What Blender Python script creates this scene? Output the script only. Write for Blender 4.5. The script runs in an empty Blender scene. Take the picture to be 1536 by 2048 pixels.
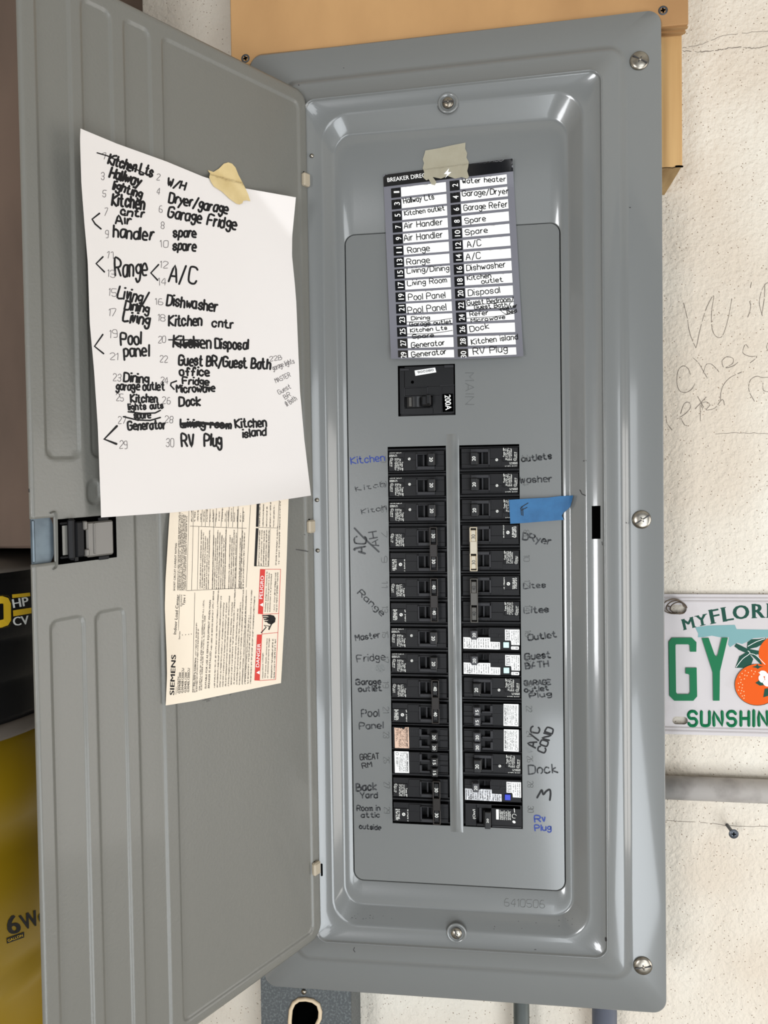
import bpy, bmesh, math, random
from mathutils import Vector, Matrix, geometry
from mathutils.bvhtree import BVHTree
random.seed(7)
S = bpy.context.scene
COL = S.collection
# ------------------------------------------------------------------ camera
CAM = Vector((0.02793, -0.7423, 0.14213)); F = 1479.51
RX = Vector((0.99136761, 0.13042426, -0.01340776))
RF = Vector((-0.13069059, 0.99119227, -0.02139767))
RU = Vector((0.01049889, 0.02296517, 0.99968114))
cd = bpy.data.cameras.new('camera'); cam = bpy.data.objects.new('camera', cd); COL.objects.link(cam)
cd.sensor_fit = 'HORIZONTAL'; cd.sensor_width = 36; cd.lens = 36*F/1536; cd.clip_start = .02
cam.matrix_world = Matrix(((RX.x, RU.x, -RF.x, CAM.x), (RX.y, RU.y, -RF.y, CAM.y), (RX.z, RU.z, -RF.z, CAM.z), (0, 0, 0, 1)))
S.camera = cam
# ------------------------------------------------------------------ light
W = bpy.data.worlds.new('world'); S.world = W; W.use_nodes = True
W.node_tree.nodes['Background'].inputs[0].default_value = (.80, .88, 1, 1)
W.node_tree.nodes['Background'].inputs[1].default_value = .18
def area(name, loc, target, sx, sy, power, col):
    l = bpy.data.lights.new(name, 'AREA'); l.shape = 'RECTANGLE'; l.size = sx; l.size_y = sy; l.energy = power; l.color = col
    o = bpy.data.objects.new(name, l); COL.objects.link(o); o.location = loc
    o.rotation_euler = (Vector(target)-Vector(loc)).to_track_quat('-Z', 'Y').to_euler(); return o
area('garage_opening_light', (-1.1, -2.7, -.25), (.1, 0, -.05), .7, .8, 40, (.97, .98, 1))
area('driveway_light', (.95, -1.75, -1.12), (.95, -1.2, -.12), 1.4, 1.4, 44, (.89, .95, 1))
area('front_right_fill', (1.4, -3.2, .0), (1.1, 0, 0), 1.6, 1.5, 40, (.93, .97, 1))  # added fill, reflected in the right side of the cover
area('right_fill_light', (2.0, -.55, -.35), (-.1, -.1, -.05), .8, 1.5, 20, (1, .96, .91))  # added fill from the right, brightens the open panel door
S.view_settings.view_transform = 'Standard'; S.view_settings.look = 'None'
S.view_settings.exposure = -0.12; S.view_settings.gamma = 1; S.view_settings.use_curve_mapping = False
# ------------------------------------------------------------------ helpers
YW, YP, YF = 0.0874, -0.0104, -0.0041
def lin(c):
    c = c/255; return c/12.92 if c <= .04045 else ((c+.055)/1.055)**2.4
def ray(px, py): return (RX*((px-768)/F)+RF-RU*((py-1024)/F))
def onY(px, py, y):
    d = ray(px, py); return CAM+d*((y-CAM.y)/d.y)
def mat(name, rgb, rough=.5, metal=0, bump=None, coat=0, spec=.5, vary=None, alpha=None, extra=None):
    m = bpy.data.materials.new(name); m.use_nodes = True; nt = m.node_tree; b = nt.nodes['Principled BSDF']
    c = (lin(rgb[0]), lin(rgb[1]), lin(rgb[2]), 1)
    b.inputs['Base Color'].default_value = c; b.inputs['Roughness'].default_value = rough
    b.inputs['Metallic'].default_value = metal; b.inputs['Specular IOR Level'].default_value = spec
    b.inputs['Coat Weight'].default_value = coat; b.inputs['Coat Roughness'].default_value = .10
    tc = nt.nodes.new('ShaderNodeTexCoord')
    if bump:                                     # list of (scale, strength, distance)
        prev = None
        for sc, st, di in bump:
            n = nt.nodes.new('ShaderNodeTexNoise'); n.inputs['Scale'].default_value = sc; n.inputs['Detail'].default_value = 3
            bp = nt.nodes.new('ShaderNodeBump'); bp.inputs['Strength'].default_value = st; bp.inputs['Distance'].default_value = di
            nt.links.new(tc.outputs['Object'], n.inputs['Vector']); nt.links.new(n.outputs['Fac'], bp.inputs['Height'])
            if prev: nt.links.new(prev.outputs['Normal'], bp.inputs['Normal'])
            prev = bp
        nt.links.new(prev.outputs['Normal'], b.inputs['Normal'])
    if vary:                                     # (rgb2, scale, stretch, contrast lo, hi)
        r2, sc, stv, lo, hi = vary
        mp = nt.nodes.new('ShaderNodeMapping'); mp.inputs['Scale'].default_value = stv
        n = nt.nodes.new('ShaderNodeTexNoise'); n.inputs['Scale'].default_value = sc; n.inputs['Detail'].default_value = 6
        cr = nt.nodes.new('ShaderNodeValToRGB'); cr.color_ramp.elements[0].position = lo; cr.color_ramp.elements[1].position = hi
        cr.color_ramp.elements[0].color = c; cr.color_ramp.elements[1].color = (lin(r2[0]), lin(r2[1]), lin(r2[2]), 1)
        nt.links.new(tc.outputs['Object'], mp.inputs['Vector']); nt.links.new(mp.outputs['Vector'], n.inputs['Vector'])
        nt.links.new(n.outputs['Fac'], cr.inputs['Fac']); nt.links.new(cr.outputs['Color'], b.inputs['Base Color'])
    if alpha is not None: b.inputs['Alpha'].default_value = alpha
    if extra: extra(nt, b, tc)
    return m
def wall_extra(nt, b, tc):
    L = nt.links
    def node(t, **k):
        n = nt.nodes.new(t)
        for a, v in k.items(): n.inputs[a].default_value = v
        return n
    n1 = node('ShaderNodeTexNoise', Scale=5.0, Detail=6.0); n2 = node('ShaderNodeTexNoise', Scale=170.0, Detail=3.0, Roughness=.6)
    vo = node('ShaderNodeTexVoronoi', Scale=380.0); n3 = node('ShaderNodeTexNoise', Scale=14.0, Detail=4.0)
    n4 = node('ShaderNodeTexNoise', Scale=36.0, Detail=4.0)
    mpv = nt.nodes.new('ShaderNodeMapping'); mpv.inputs['Rotation'].default_value = (.7, .4, .55); L.new(tc.outputs['Object'], mpv.inputs['Vector']); L.new(mpv.outputs['Vector'], vo.inputs['Vector'])
    for n in (n1, n2, n3, n4): L.new(tc.outputs['Object'], n.inputs['Vector'])
    cr = nt.nodes.new('ShaderNodeValToRGB'); e = cr.color_ramp.elements
    e[0].position = .38; e[0].color = (lin(204), lin(192), lin(176), 1); e[1].position = .66; e[1].color = (lin(218), lin(212), lin(200), 1)
    L.new(n1.outputs['Fac'], cr.inputs['Fac'])
    # pits: small voronoi cells, kept only where the cell's random value is high
    dm = node('ShaderNodeMath'); dm.operation = 'LESS_THAN'; dm.inputs[1].default_value = .21
    L.new(vo.outputs['Distance'], dm.inputs[0])
    sp = nt.nodes.new('ShaderNodeSeparateColor'); L.new(vo.outputs['Color'], sp.inputs[0])
    gm = node('ShaderNodeMath'); gm.operation = 'GREATER_THAN'; gm.inputs[1].default_value = .80; L.new(sp.outputs[0], gm.inputs[0])
    mm = node('ShaderNodeMath'); mm.operation = 'MULTIPLY'; L.new(dm.outputs[0], mm.inputs[0]); L.new(gm.outputs[0], mm.inputs[1])
    mx = nt.nodes.new('ShaderNodeMix'); mx.data_type = 'RGBA'; mx.inputs[7].default_value = (lin(128), lin(110), lin(92), 1)
    L.new(mm.outputs[0], mx.inputs[0]); L.new(cr.outputs['Color'], mx.inputs[6]); L.new(mx.outputs[2], b.inputs['Base Color'])
    prev = None
    for n, st, di in ((n3, .3, .004), (n4, .45, .003), (n2, .8, .0026)):
        bp = nt.nodes.new('ShaderNodeBump'); bp.inputs['Strength'].default_value = st; bp.inputs['Distance'].default_value = di
        L.new(n.outputs['Fac'], bp.inputs['Height'])
        if prev: L.new(prev.outputs['Normal'], bp.inputs['Normal'])
        prev = bp
    L.new(prev.outputs['Normal'], b.inputs['Normal'])
M = {}
M['paint'] = mat('grey_enamel', (109, 111, 110), .32, bump=[(420, .08, .0005)], coat=.8, spec=.45)
M['door'] = mat('grey_enamel_door', (108, 107, 101), .42, bump=[(420, .22, .0009), (9, .06, .01)], coat=.15, spec=.5)
M['wall'] = mat('painted_stucco', (230, 220, 205), .85, spec=.2, extra=wall_extra)
M['ply'] = mat('plywood', (184, 144, 98), .7, spec=.2, bump=[(180, .12, .001)], vary=((158, 120, 80), 7, (1, 1, .5), .38, .66))
M['plyedge'] = mat('plywood_edge', (176, 142, 100), .8, spec=.1, vary=((120, 88, 56), 90, (.1, .1, 2), .4, .6))
M['stud'] = mat('stud_pine', (206, 170, 118), .7, spec=.2, vary=((168, 128, 80), 24, (3, 1, .12), .3, .75))
M['endgrain'] = mat('end_grain', (178, 150, 108), .85, spec=.1, vary=((140, 112, 76), 60, (1, .3, 1), .35, .7))
M['steel'] = mat('screw_steel', (170, 165, 155), .32, 1, bump=[(300, .15, .0004)], vary=((120, 112, 100), 120, (1, 1, 1), .35, .7))
M['darksteel'] = mat('dark_screw', (84, 88, 94), .42, .8)
M['zinc'] = mat('zinc_plate', (104, 116, 124), .5, .6, vary=((84, 94, 102), 60, (1, 1, 1), .4, .7))
M['galv'] = mat('galvanised_steel', (84, 88, 90), .55, .45, bump=[(250, .2, .0006)], vary=((118, 124, 124), 420, (1, 1, 1), .48, .72))
M['black'] = mat('black_plastic', (19, 19, 21), .5, spec=.22, bump=[(900, .08, .0003)])
M['black2'] = mat('black_plastic_ledge', (38, 38, 41), .5, spec=.3)
M['gloss'] = mat('black_gloss', (14, 14, 15), .3)
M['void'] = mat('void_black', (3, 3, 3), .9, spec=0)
M['grey'] = mat('grey_plastic', (58, 58, 62), .45)
M['wink'] = mat('white_ink', (238, 238, 232), .6)
M['dimink'] = mat('pale_ink', (150, 150, 148), .6)
M['kink'] = mat('black_marker', (18, 17, 19), .5, spec=.3)
M['fade'] = mat('worn_marker', (44, 46, 48), .5)
M['faint'] = mat('faint_marker', (104, 108, 107), .5)
M['pencil'] = mat('pencil', (96, 90, 90), .7)
M['wpencil'] = mat('wall_pencil', (104, 94, 84), .8)
M['blueink'] = mat('blue_marker', (22, 50, 130), .5)
M['paper'] = mat('white_paper', (222, 216, 212), .8, spec=.2, bump=[(14, .12, .004)])
M['label'] = mat('cream_label', (232, 218, 198), .6, bump=[(10, .12, .004)])
M['mask'] = mat('masking_tape', (212, 190, 140), .75, bump=[(160, .3, .0008)], vary=((196, 172, 120), 40, (1, 1, 1), .4, .65))
M['mask2'] = mat('masking_tape_grey', (168, 162, 142), .75, alpha=.84, bump=[(160, .35, .0008)], vary=((162, 155, 134), 60, (1, 1, 1), .4, .65))
M['btape'] = mat('blue_painters_tape', (38, 96, 142), .65, bump=[(220, .3, .0006)], vary=((30, 84, 128), 60, (1, 1, 1), .4, .65))
M['dirgrey'] = mat('directory_grey', (108, 108, 116), .45)
M['dirblack'] = mat('directory_black', (12, 12, 14), .2)
M['dirwhite'] = mat('directory_white', (250, 249, 246), .5)
M['red'] = mat('danger_red', (206, 52, 44), .5)
M['tan'] = mat('worn_tan_sticker', (214, 182, 160), .6, vary=((150, 118, 98), 260, (1, 1, 1), .5, .75))
M['stick'] = mat('white_sticker', (232, 232, 230), .5)
M['foil'] = mat('silver_sticker', (190, 190, 192), .3, .5, bump=[(200, .5, .0012)])
M['mint'] = mat('mint_button', (200, 232, 230), .4)
M['bluebtn'] = mat('blue_button', (40, 60, 190), .35)
M['tie'] = mat('brown_tie_bar', (30, 25, 22), .3)
M['tiesheen'] = mat('sheen_tie_bar', (215, 205, 185), .28, .8)  # specular sheen of the brown tie put into its colour
M['tiegrey'] = mat('grey_tie_bar', (88, 86, 82), .35, .6)
M['tab'] = mat('beige_hinge', (166, 154, 134), .45)
M['clear'] = mat('clear_plastic', (108, 104, 98), .3, alpha=.7, coat=.4)
M['brown'] = mat('brown_board', (96, 78, 66), .8, vary=((76, 61, 51), 14, (1, 1, .3), .4, .7))
M['vacblack'] = mat('vacuum_black', (16, 16, 17), .4, bump=[(120, .2, .001)])
M['vacyel'] = mat('vacuum_yellow', (140, 112, 8), .4)
M['vaclabel'] = mat('vacuum_label_yellow', (226, 184, 40), .5)
M['vacgrey'] = mat('vacuum_lid_grey', (100, 92, 84), .5)
M['plate'] = mat('plate_white', (186, 180, 180), .45, bump=[(60, .12, .001)], vary=((164, 156, 154), 22, (1, 1, 1), .55, .8))
M['pgreen'] = mat('plate_green', (6, 104, 64), .55, spec=.2)
M['pdark'] = mat('plate_dark_green', (6, 66, 52), .55, spec=.2)
M['pteal'] = mat('plate_map_teal', (116, 156, 158), .6, spec=.2)
M['porange'] = mat('plate_orange', (214, 84, 12), .6, spec=.15)
M['ppeach'] = mat('plate_peach', (250, 176, 120), .4)
M['pwhite'] = mat('plate_blossom', (245, 245, 240), .5)
M['wire'] = mat('rusty_wire', (96, 84, 72), .5, .6)
M['pvc'] = mat('pvc_grey', (98, 102, 114), .45)
M['ppipe'] = mat('painted_pipe', (188, 182, 176), .6, bump=[(60, .3, .001)], vary=((150, 143, 138), 40, (1, 1, 1), .5, .8))
M['galvpipe'] = mat('galvanised_pipe', (120, 126, 124), .45, .6, vary=((90, 94, 92), 60, (1, 1, .3), .4, .7))
M['beige'] = mat('beige_bushing', (206, 186, 156), .5)
M['floor'] = mat('concrete', (150, 146, 138), .8, vary=((128, 124, 118), 3, (1, 1, 1), .4, .6))
M['ceil'] = mat('ceiling_paint', (190, 186, 178), .9)
M['rust'] = mat('rust_spot', (110, 70, 46), .8)
M['chip'] = mat('chipped_paint', (52, 50, 50), .6)

def bvh(bm): bm.normal_update(); return BVHTree.FromBMesh(bm)
class Node:
    def __init__(s, o, loc): s.o = o; s.loc = Vector(loc)
def props(o, label=None, cat=None, group=None, kind=None):
    if label: o['label'] = label
    if cat: o['category'] = cat
    if group: o['group'] = group
    if kind: o['kind'] = kind
def thing(name, loc, label, cat, group=None):
    o = bpy.data.objects.new(name, None); COL.objects.link(o); o.location = loc; o.empty_display_size = .02
    props(o, label, cat, group); return Node(o, loc)
def obj(name, bm, m, parent=None, smooth=False, local=False, label=None, ms=None, bev=None):
    loc = parent.loc if parent else Vector((0, 0, 0))
    if not local: bm.transform(Matrix.Translation(-loc))
    me = bpy.data.meshes.new(name)
    bm.to_mesh(me); bm.free()
    for k in (ms or [m]): me.materials.append(M[k])
    if smooth:
        for p in me.polygons: p.use_smooth = True
    o = bpy.data.objects.new(name, me); COL.objects.link(o)
    if parent: o.parent = parent.o
    if label: o['label'] = label
    return Node(o, loc)
def box(bm, x0, x1, y0, y1, z0, z1, bev=0, mi=0, seg=1):
    t = bmesh.new(); bmesh.ops.create_cube(t, size=1)
    t.transform(Matrix.Translation(((x0+x1)/2, (y0+y1)/2, (z0+z1)/2)) @ Matrix.Diagonal((abs(x1-x0), abs(y1-y0), abs(z1-z0), 1)))
    if bev: bmesh.ops.bevel(t, geom=t.edges[:], offset=bev, segments=seg, affect='EDGES', profile=.5)
    add(bm, t, mi)
def add(bm, t, mi=0, mtx=None):
    if mtx: t.transform(mtx)
    mp = {v: bm.verts.new(v.co) for v in t.verts}
    for f in t.faces:
        try:
            g = bm.faces.new([mp[v] for v in f.verts]); g.material_index = mi; g.smooth = f.smooth
        except ValueError: pass
    t.free()
def lathe(bm, prof, c, axis=(0, -1, 0), n=28, mi=0, smooth=True):
    """prof: list of (radius, height along axis)"""
    t = bmesh.new(); rings = []
    for r, h in prof:
        rings.append([t.verts.new((r*math.cos(2*math.pi*k/n), r*math.sin(2*math.pi*k/n), h)) for k in range(n)])
    for a, b in zip(rings, rings[1:]):
        for k in range(n):
            f = t.faces.new((a[k], a[(k+1) % n], b[(k+1) % n], b[k])); f.smooth = smooth
    f = t.faces.new(rings[-1]); t.faces.new(rings[0][::-1])
    q = Vector((0, 0, 1)).rotation_difference(Vector(axis)).to_matrix().to_4x4()
    add(bm, t, mi, Matrix.Translation(Vector(c)) @ q)
def tube(bm, pts, r, n=10, mi=0):
    pts = [Vector(p) for p in pts]; rings = []; up = None
    for i, p in enumerate(pts):
        d = (pts[min(i+1, len(pts)-1)]-pts[max(i-1, 0)]).normalized()
        if up is None: up = d.orthogonal().normalized()
        up = (up-d*up.dot(d)).normalized(); s = d.cross(up)
        rings.append([bm.verts.new(p+(up*math.cos(2*math.pi*k/n)+s*math.sin(2*math.pi*k/n))*r) for k in range(n)])
    for a, b in zip(rings, rings[1:]):
        for k in range(n):
            f = bm.faces.new((a[k], a[(k+1) % n], b[(k+1) % n], b[k])); f.smooth = True; f.material_index = mi
    for e in (rings[0][::-1], rings[-1]):
        f = bm.faces.new(e); f.material_index = mi
def rrect(xl, xr, zb, zt, r, n=8):
    out = []
    for cx, cz, a0 in ((xr-r, zt-r, 0), (xl+r, zt-r, 90), (xl+r, zb+r, 180), (xr-r, zb+r, 270)):
        for k in range(n+1):
            a = math.radians(a0+90*k/n); out.append((cx+r*math.cos(a), cz+r*math.sin(a)))
    return out
def loops_mesh(bm, loops, cap=False, mi=0):
    rs = [[bm.verts.new(p) for p in L] for L in loops]
    for a, b in zip(rs, rs[1:]):
        n = len(a)
        for k in range(n):
            f = bm.faces.new((a[k], b[k], b[(k+1) % n], a[(k+1) % n])); f.smooth = True; f.material_index = mi
    if cap: bm.faces.new(rs[-1]).material_index = mi
def warp(p):
    w = max(0, min(1, -p[1]/.004)); return Vector((p[0], p[1], p[2]+w*(.01408*p[0]+.01474*p[0]*(p[2]-.11))))
def filled(polys, thick):
    """flat shape with holes, in XZ plane; polys: lists of (x,z); front at y=-0"""
    cu = bpy.data.curves.new('tmp', 'CURVE'); cu.dimensions = '2D'; cu.fill_mode = 'BOTH'; cu.extrude = thick/2
    for P in polys:
        sp = cu.splines.new('POLY'); sp.points.add(len(P)-1); sp.use_cyclic_u = True
        for i, (x, z) in enumerate(P): sp.points[i].co = (x, z, 0, 1)
    o = bpy.data.objects.new('tmp', cu); COL.objects.link(o)
    me = bpy.data.meshes.new_from_object(o.evaluated_get(bpy.context.evaluated_depsgraph_get()))
    bm = bmesh.new(); bm.from_mesh(me)
    bpy.data.objects.remove(o); bpy.data.curves.remove(cu); bpy.data.meshes.remove(me)
    for v in bm.verts: v.co = Vector((v.co.x, thick/2-v.co.z, v.co.y))
    return bm
# ---- surface mapping for flat print and ink
class Surf:
    """maps photograph-plane drawing coordinates onto real surfaces by ray casting"""
    def __init__(s, *trees, offset=.0002): s.t = trees; s.off = offset
    def __call__(s, x, y, h=0):
        d = ray(x, y); best = None
        for t in s.t:
            r = t.ray_cast(CAM, d)
            if r[0] is not None and r[1].length > .5 and abs(r[1].dot(d)) > .03 and (best is None or r[3] < best[3]): best = r
        if best is None:
            best = s.last if hasattr(s, 'last') else (onY(x, y, 0), Vector((0, -1, 0)), 0, 0)
            p = CAM+d*((best[0]-CAM).dot(best[1])/d.dot(best[1])); n = best[1]
        else: s.last = best; p = best[0]; n = best[1]
        if n.dot(d) > 0: n = -n
        if n.length < .5: n = -d.normalized()
        return p+n*(s.off+h)
class Flat:
    def __init__(s, y, off=.00015): s.y, s.off = y, off
    def __call__(s, x, y, h=0): return onY(x, y, s.y-s.off-h)
class PanelSurf:
    """flat dead front plate in the middle, pressed cover around it"""
    def __init__(s, tree, rect, off=.00015): s.t, s.r, s.off = tree, rect, off
    def __call__(s, x, y, h=0):
        p = onY(x, y, 0); a, b, c, d = s.r
        if a <= p.x <= b and c <= p.z <= d: return onY(x, y, -s.off-h)
        v = ray(x, y); r = s.t.ray_cast(CAM, v)
        if r[0] is None or r[1].length < .5 or abs(r[1].dot(v)) < .1: return onY(x, y, -s.off-h)
        n = -r[1] if r[1].dot(v) > 0 else r[1]; return r[0]+n*(s.off+h)
class Local:
    def __init__(s, y): s.y = y
    def __call__(s, x, y, h=0): return Vector((x, s.y-h, -y))
FONT = {}
for ln in """A 022842|1434
B 0802|082837362505|2545433202
C 4738180703123243
D 0802|082847432202
E 48080242|0535
F 480802|0535
G 47381807031232434525
H 0802|4842|0545
I 0802
J 3833221203
K 0802|480542
L 080242
M 0208254842
N 02084248
O 180703123243473818
P 02083847463505
Q 180703123243473818|2442
R 02083847463505|2542
S 473818070615354443321203
T 0848|2822
U 080312324348
V 082248
W 0812263248
X 0842|4802
Y 082548|2522
Z 08480242
a 3616050312223334|3632
b 0802|05162635332202
c 3526160503122233
d 3832|3526160503122233
e 0434352616050312 32
f 37281712|0525
g 3526160504132334|3631201001
h 0802|0516263532
i 0602|08
j 161100|18
k 0802|360432
l 0802
m 0206|05162522|25364542
n 0206|0516263532
o 160503122233352616
p 0600|05162635332212
q 3526160503122233|3630
r 0206|041626
s 352616051424332212 03
t 18132232|0626
u 0603122233|3632
v 061226
w 0612253246
x 0632|3602
y 0614|3600
z 06360232
0 180703123243473818
1 071812
2 07183847460242
3 07183847463515|354443321203
4 32380444
5 480805354443321203
6 3818060312324344350 5
7 084812
8 150607183847463515040312324344 35
9 4515060718384743 3212
/ 0138
- 0535
. 02
& 4205061728370312344 6
( 28170312
< 450543
: 03|06""".split('\n'):
    k, v = ln.split(' ', 1); v = v.replace(' ', '')
    FONT[k] = [[(int(g[i]), int(g[i+1])-2) for i in range(0, len(g)-1, 2)] for g in v.split('|')]
def smooth_line(P, n=4):
    if len(P) < 3: return P
    out = []
    for i in range(len(P)-1):
        p0, p1, p2, p3 = P[max(i-1, 0)], P[i], P[i+1], P[min(i+2, len(P)-1)]
        if i == 0 and P[0] == P[-1]: p0 = P[-2]
        if i == len(P)-2 and P[0] == P[-1]: p3 = P[1]
        for k in range(n):
            t = k/n
            out.append(tuple(.5*((2*b)+(-a+c)*t+(2*a-5*b+4*c-d)*t*t+(-a+3*b-3*c+d)*t**3) for a, b, c, d in zip(p0, p1, p2, p3)))
    out.append(P[-1]); return out
def ribbon(bm, P, w, mp, ridge=0, mi=0, taper=True):
    """P in drawing space (y down); w full width"""
    Q = [P[0]]
    for p in P[1:]:
        if math.dist(p, Q[-1]) > w*.12: Q.append(p)
    if len(Q) == 1: Q = [(Q[0][0]-w*.2, Q[0][1]), (Q[0][0]+w*.25, Q[0][1])]
    def d(a, b):
        L = math.dist(a, b) or 1; return ((b[0]-a[0])/L, (b[1]-a[1])/L)
    e0 = d(Q[0], Q[1]); e1 = d(Q[-2], Q[-1]); h = w/2
    Q = [(Q[0][0]-e0[0]*h*.8, Q[0][1]-e0[1]*h*.8)]+Q+[(Q[-1][0]+e1[0]*h*.8, Q[-1][1]+e1[1]*h*.8)]
    prev = None
    for i, q in enumerate(Q):
        a = d(Q[max(i-1, 0)], q) if i else d(q, Q[1]); b = d(q, Q[min(i+1, len(Q)-1)]) if i < len(Q)-1 else a
        tx, ty = a[0]+b[0], a[1]+b[1]; L = math.hypot(tx, ty)
        if L < .3: tx, ty, L = b[0], b[1], 1
        tx /= L; ty /= L; k = h*(.45 if i in (0, len(Q)-1) else 1)
        row = [bm.verts.new(mp(q[0]+ty*k, q[1]-tx*k))]
        if ridge: row.append(bm.verts.new(mp(q[0], q[1], ridge)))
        row.append(bm.verts.new(mp(q[0]-ty*k, q[1]+tx*k)))
        if prev:
            for u in range(len(row)-1):
                f = bm.faces.new((prev[u], prev[u+1], row[u+1], row[u])); f.material_index = mi
        prev = row
def textw(s):
    x = 0; out = []
    for c in s:
        if c == ' ': x += 3; continue
        g = FONT.get(c, FONT['-']); out.append((c, x, g)); x += max(p[0] for st in g for p in st)+1.5
    return out, max(x-1.5, .5)
def write(bm, s, p0, p1, h, w, mp, jit=.35, ridge=0, mi=0, dash=0, smooth=3, up=1):
    L = math.dist(p0, p1) or 1; e = ((p1[0]-p0[0])/L, (p1[1]-p0[1])/L); u = (e[1]*up, -e[0]*up)
    g, tw = textw(s); sx = L/tw; sy = h/6
    for c, x0, strokes in g:
        jx, jy, js = random.uniform(-jit, jit)*.6, random.uniform(-jit, jit)*.8, random.uniform(-.12, .12)*jit*2
        for st in strokes:
            P = [(x+random.uniform(-jit, jit)*.45+js*y, y+random.uniform(-jit, jit)*.45) for x, y in st] if jit else st
            if jit and st[0] == st[-1]: P[-1] = P[0]
            P = smooth_line(P, smooth*2 if dash else smooth) if smooth > 1 else P
            P = [(p0[0]+e[0]*(x0+jx+x)*sx+u[0]*(y+jy)*sy, p0[1]+e[1]*(x0+jx+x)*sx+u[1]*(y+jy)*sy) for x, y in P]
            if dash and len(P) > 2:
                i = 0
                while i < len(P)-1:
                    k = random.randint(1, 3)
                    if random.random() > dash: ribbon(bm, P[i:i+k+1], w*random.uniform(.7, 1.2), mp, ridge, mi)
                    i += k
            else: ribbon(bm, P, w, mp, ridge, mi)
_fc = {}
def fmesh(s, bold=0):
    k = (s, bold)
    if k not in _fc:
        cu = bpy.data.curves.new('t', 'FONT'); cu.body = s; cu.offset = bold; cu.resolution_u = 3
        o = bpy.data.objects.new('t', cu); COL.objects.link(o)
        me = bpy.data.meshes.new_from_object(o.evaluated_get(bpy.context.evaluated_depsgraph_get()))
        _fc[k] = ([tuple(v.co[:2]) for v in me.vertices], [tuple(p.vertices) for p in me.polygons])
        bpy.data.objects.remove(o); bpy.data.curves.remove(cu); bpy.data.meshes.remove(me)
    return _fc[k]
def ftext(bm, s, p0, p1, h, mp, bold=0, mi=0, shear=0, up=1, lift=0):
    """solid sans lettering from p0 to p1 (baseline), cap height h; bold = drawn again slightly shifted"""
    if bold:
        L_ = math.dist(p0, p1) or 1; k = bold*1.3*h; ex, ey = (p1[0]-p0[0])/L_*k, (p1[1]-p0[1])/L_*k
        for j, q in enumerate((-1, 1)): ftext(bm, s, (p0[0]+ex*q, p0[1]+ey*q), (p1[0]+ex*q, p1[1]+ey*q), h, mp, 0, mi, shear, up, lift+.00002*(j+1))
        bold = 0
    V, Fs = fmesh(s, bold)
    if not V: return
    x0 = min(v[0] for v in V); x1 = max(v[0] for v in V)
    cap = [v[1] for v in fmesh('H', bold)[0]]; y0, y1 = min(cap), max(cap)
    L = math.dist(p0, p1); e = ((p1[0]-p0[0])/L, (p1[1]-p0[1])/L); u = (e[1]*up, -e[0]*up)
    vs = []
    for x, y in V:
        a = (x-x0)/(x1-x0)*L; b = (y-y0)/(y1-y0)*h; a += shear*b
        vs.append(bm.verts.new(mp(p0[0]+e[0]*a+u[0]*b, p0[1]+e[1]*a+u[1]*b, lift)))
    for f in Fs:
        try: bm.faces.new([vs[i] for i in f]).material_index = mi
        except ValueError: pass
def poly(bm, P, mp, mi=0, h=0, maxlen=None):
    tris = geometry.tessellate_polygon([[Vector((x, y, 0)) for x, y in P]])
    t = bmesh.new(); vs = [t.verts.new((x, y, 0)) for x, y in P]
    for f in tris:
        try: t.faces.new([vs[i] for i in f])
        except ValueError: pass
    if maxlen:
        for _ in range(5):
            ed = [e for e in t.edges if e.calc_length() > maxlen]
            if not ed: break
            bmesh.ops.subdivide_edges(t, edges=ed, cuts=1); bmesh.ops.triangulate(t, faces=t.faces[:])
    for v in t.verts: v.co = mp(v.co.x, v.co.y, h)
    for f in t.faces: f.smooth = bool(maxlen)
    bmesh.ops.recalc_face_normals(t, faces=t.faces[:])
    add(bm, t, mi)
def ell(cx, cy, rx, ry, n=24, rot=0):
    c, s = math.cos(rot), math.sin(rot)
    return [(cx+c*rx*math.cos(a)-s*ry*math.sin(a), cy+s*rx*math.cos(a)+c*ry*math.sin(a)) for a in [2*math.pi*k/n for k in range(n)]]
def mumble(bm, p0, p1, h, w, mp, mi=0, rnd=None, fill=.85):
    """print too small to read: a row of short strokes"""
    L = math.dist(p0, p1); e = ((p1[0]-p0[0])/L, (p1[1]-p0[1])/L); u = (e[1], -e[0]); x = 0
    while x < L-h*.4:
        a = h*random.uniform(.4, .7)
        if random.random() < fill:
            y0 = random.choice((0, 0, .5))*h; y1 = h*random.choice((.7, 1, 1))
            xx = x+random.uniform(-.1, .1)*h
            ribbon(bm, [(p0[0]+e[0]*xx+u[0]*y0, p0[1]+e[1]*xx+u[1]*y0), (p0[0]+e[0]*(xx+a*.3)+u[0]*y1, p0[1]+e[1]*(xx+a*.3)+u[1]*y1)], w, mp, 0, mi)
            if random.random() < .5:
                ym = h*random.choice((.1, .5, .9))
                ribbon(bm, [(p0[0]+e[0]*xx+u[0]*ym, p0[1]+e[1]*xx+u[1]*ym), (p0[0]+e[0]*(xx+a*.8)+u[0]*ym, p0[1]+e[1]*(xx+a*.8)+u[1]*ym)], w, mp, 0, mi)
        x += a
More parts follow.
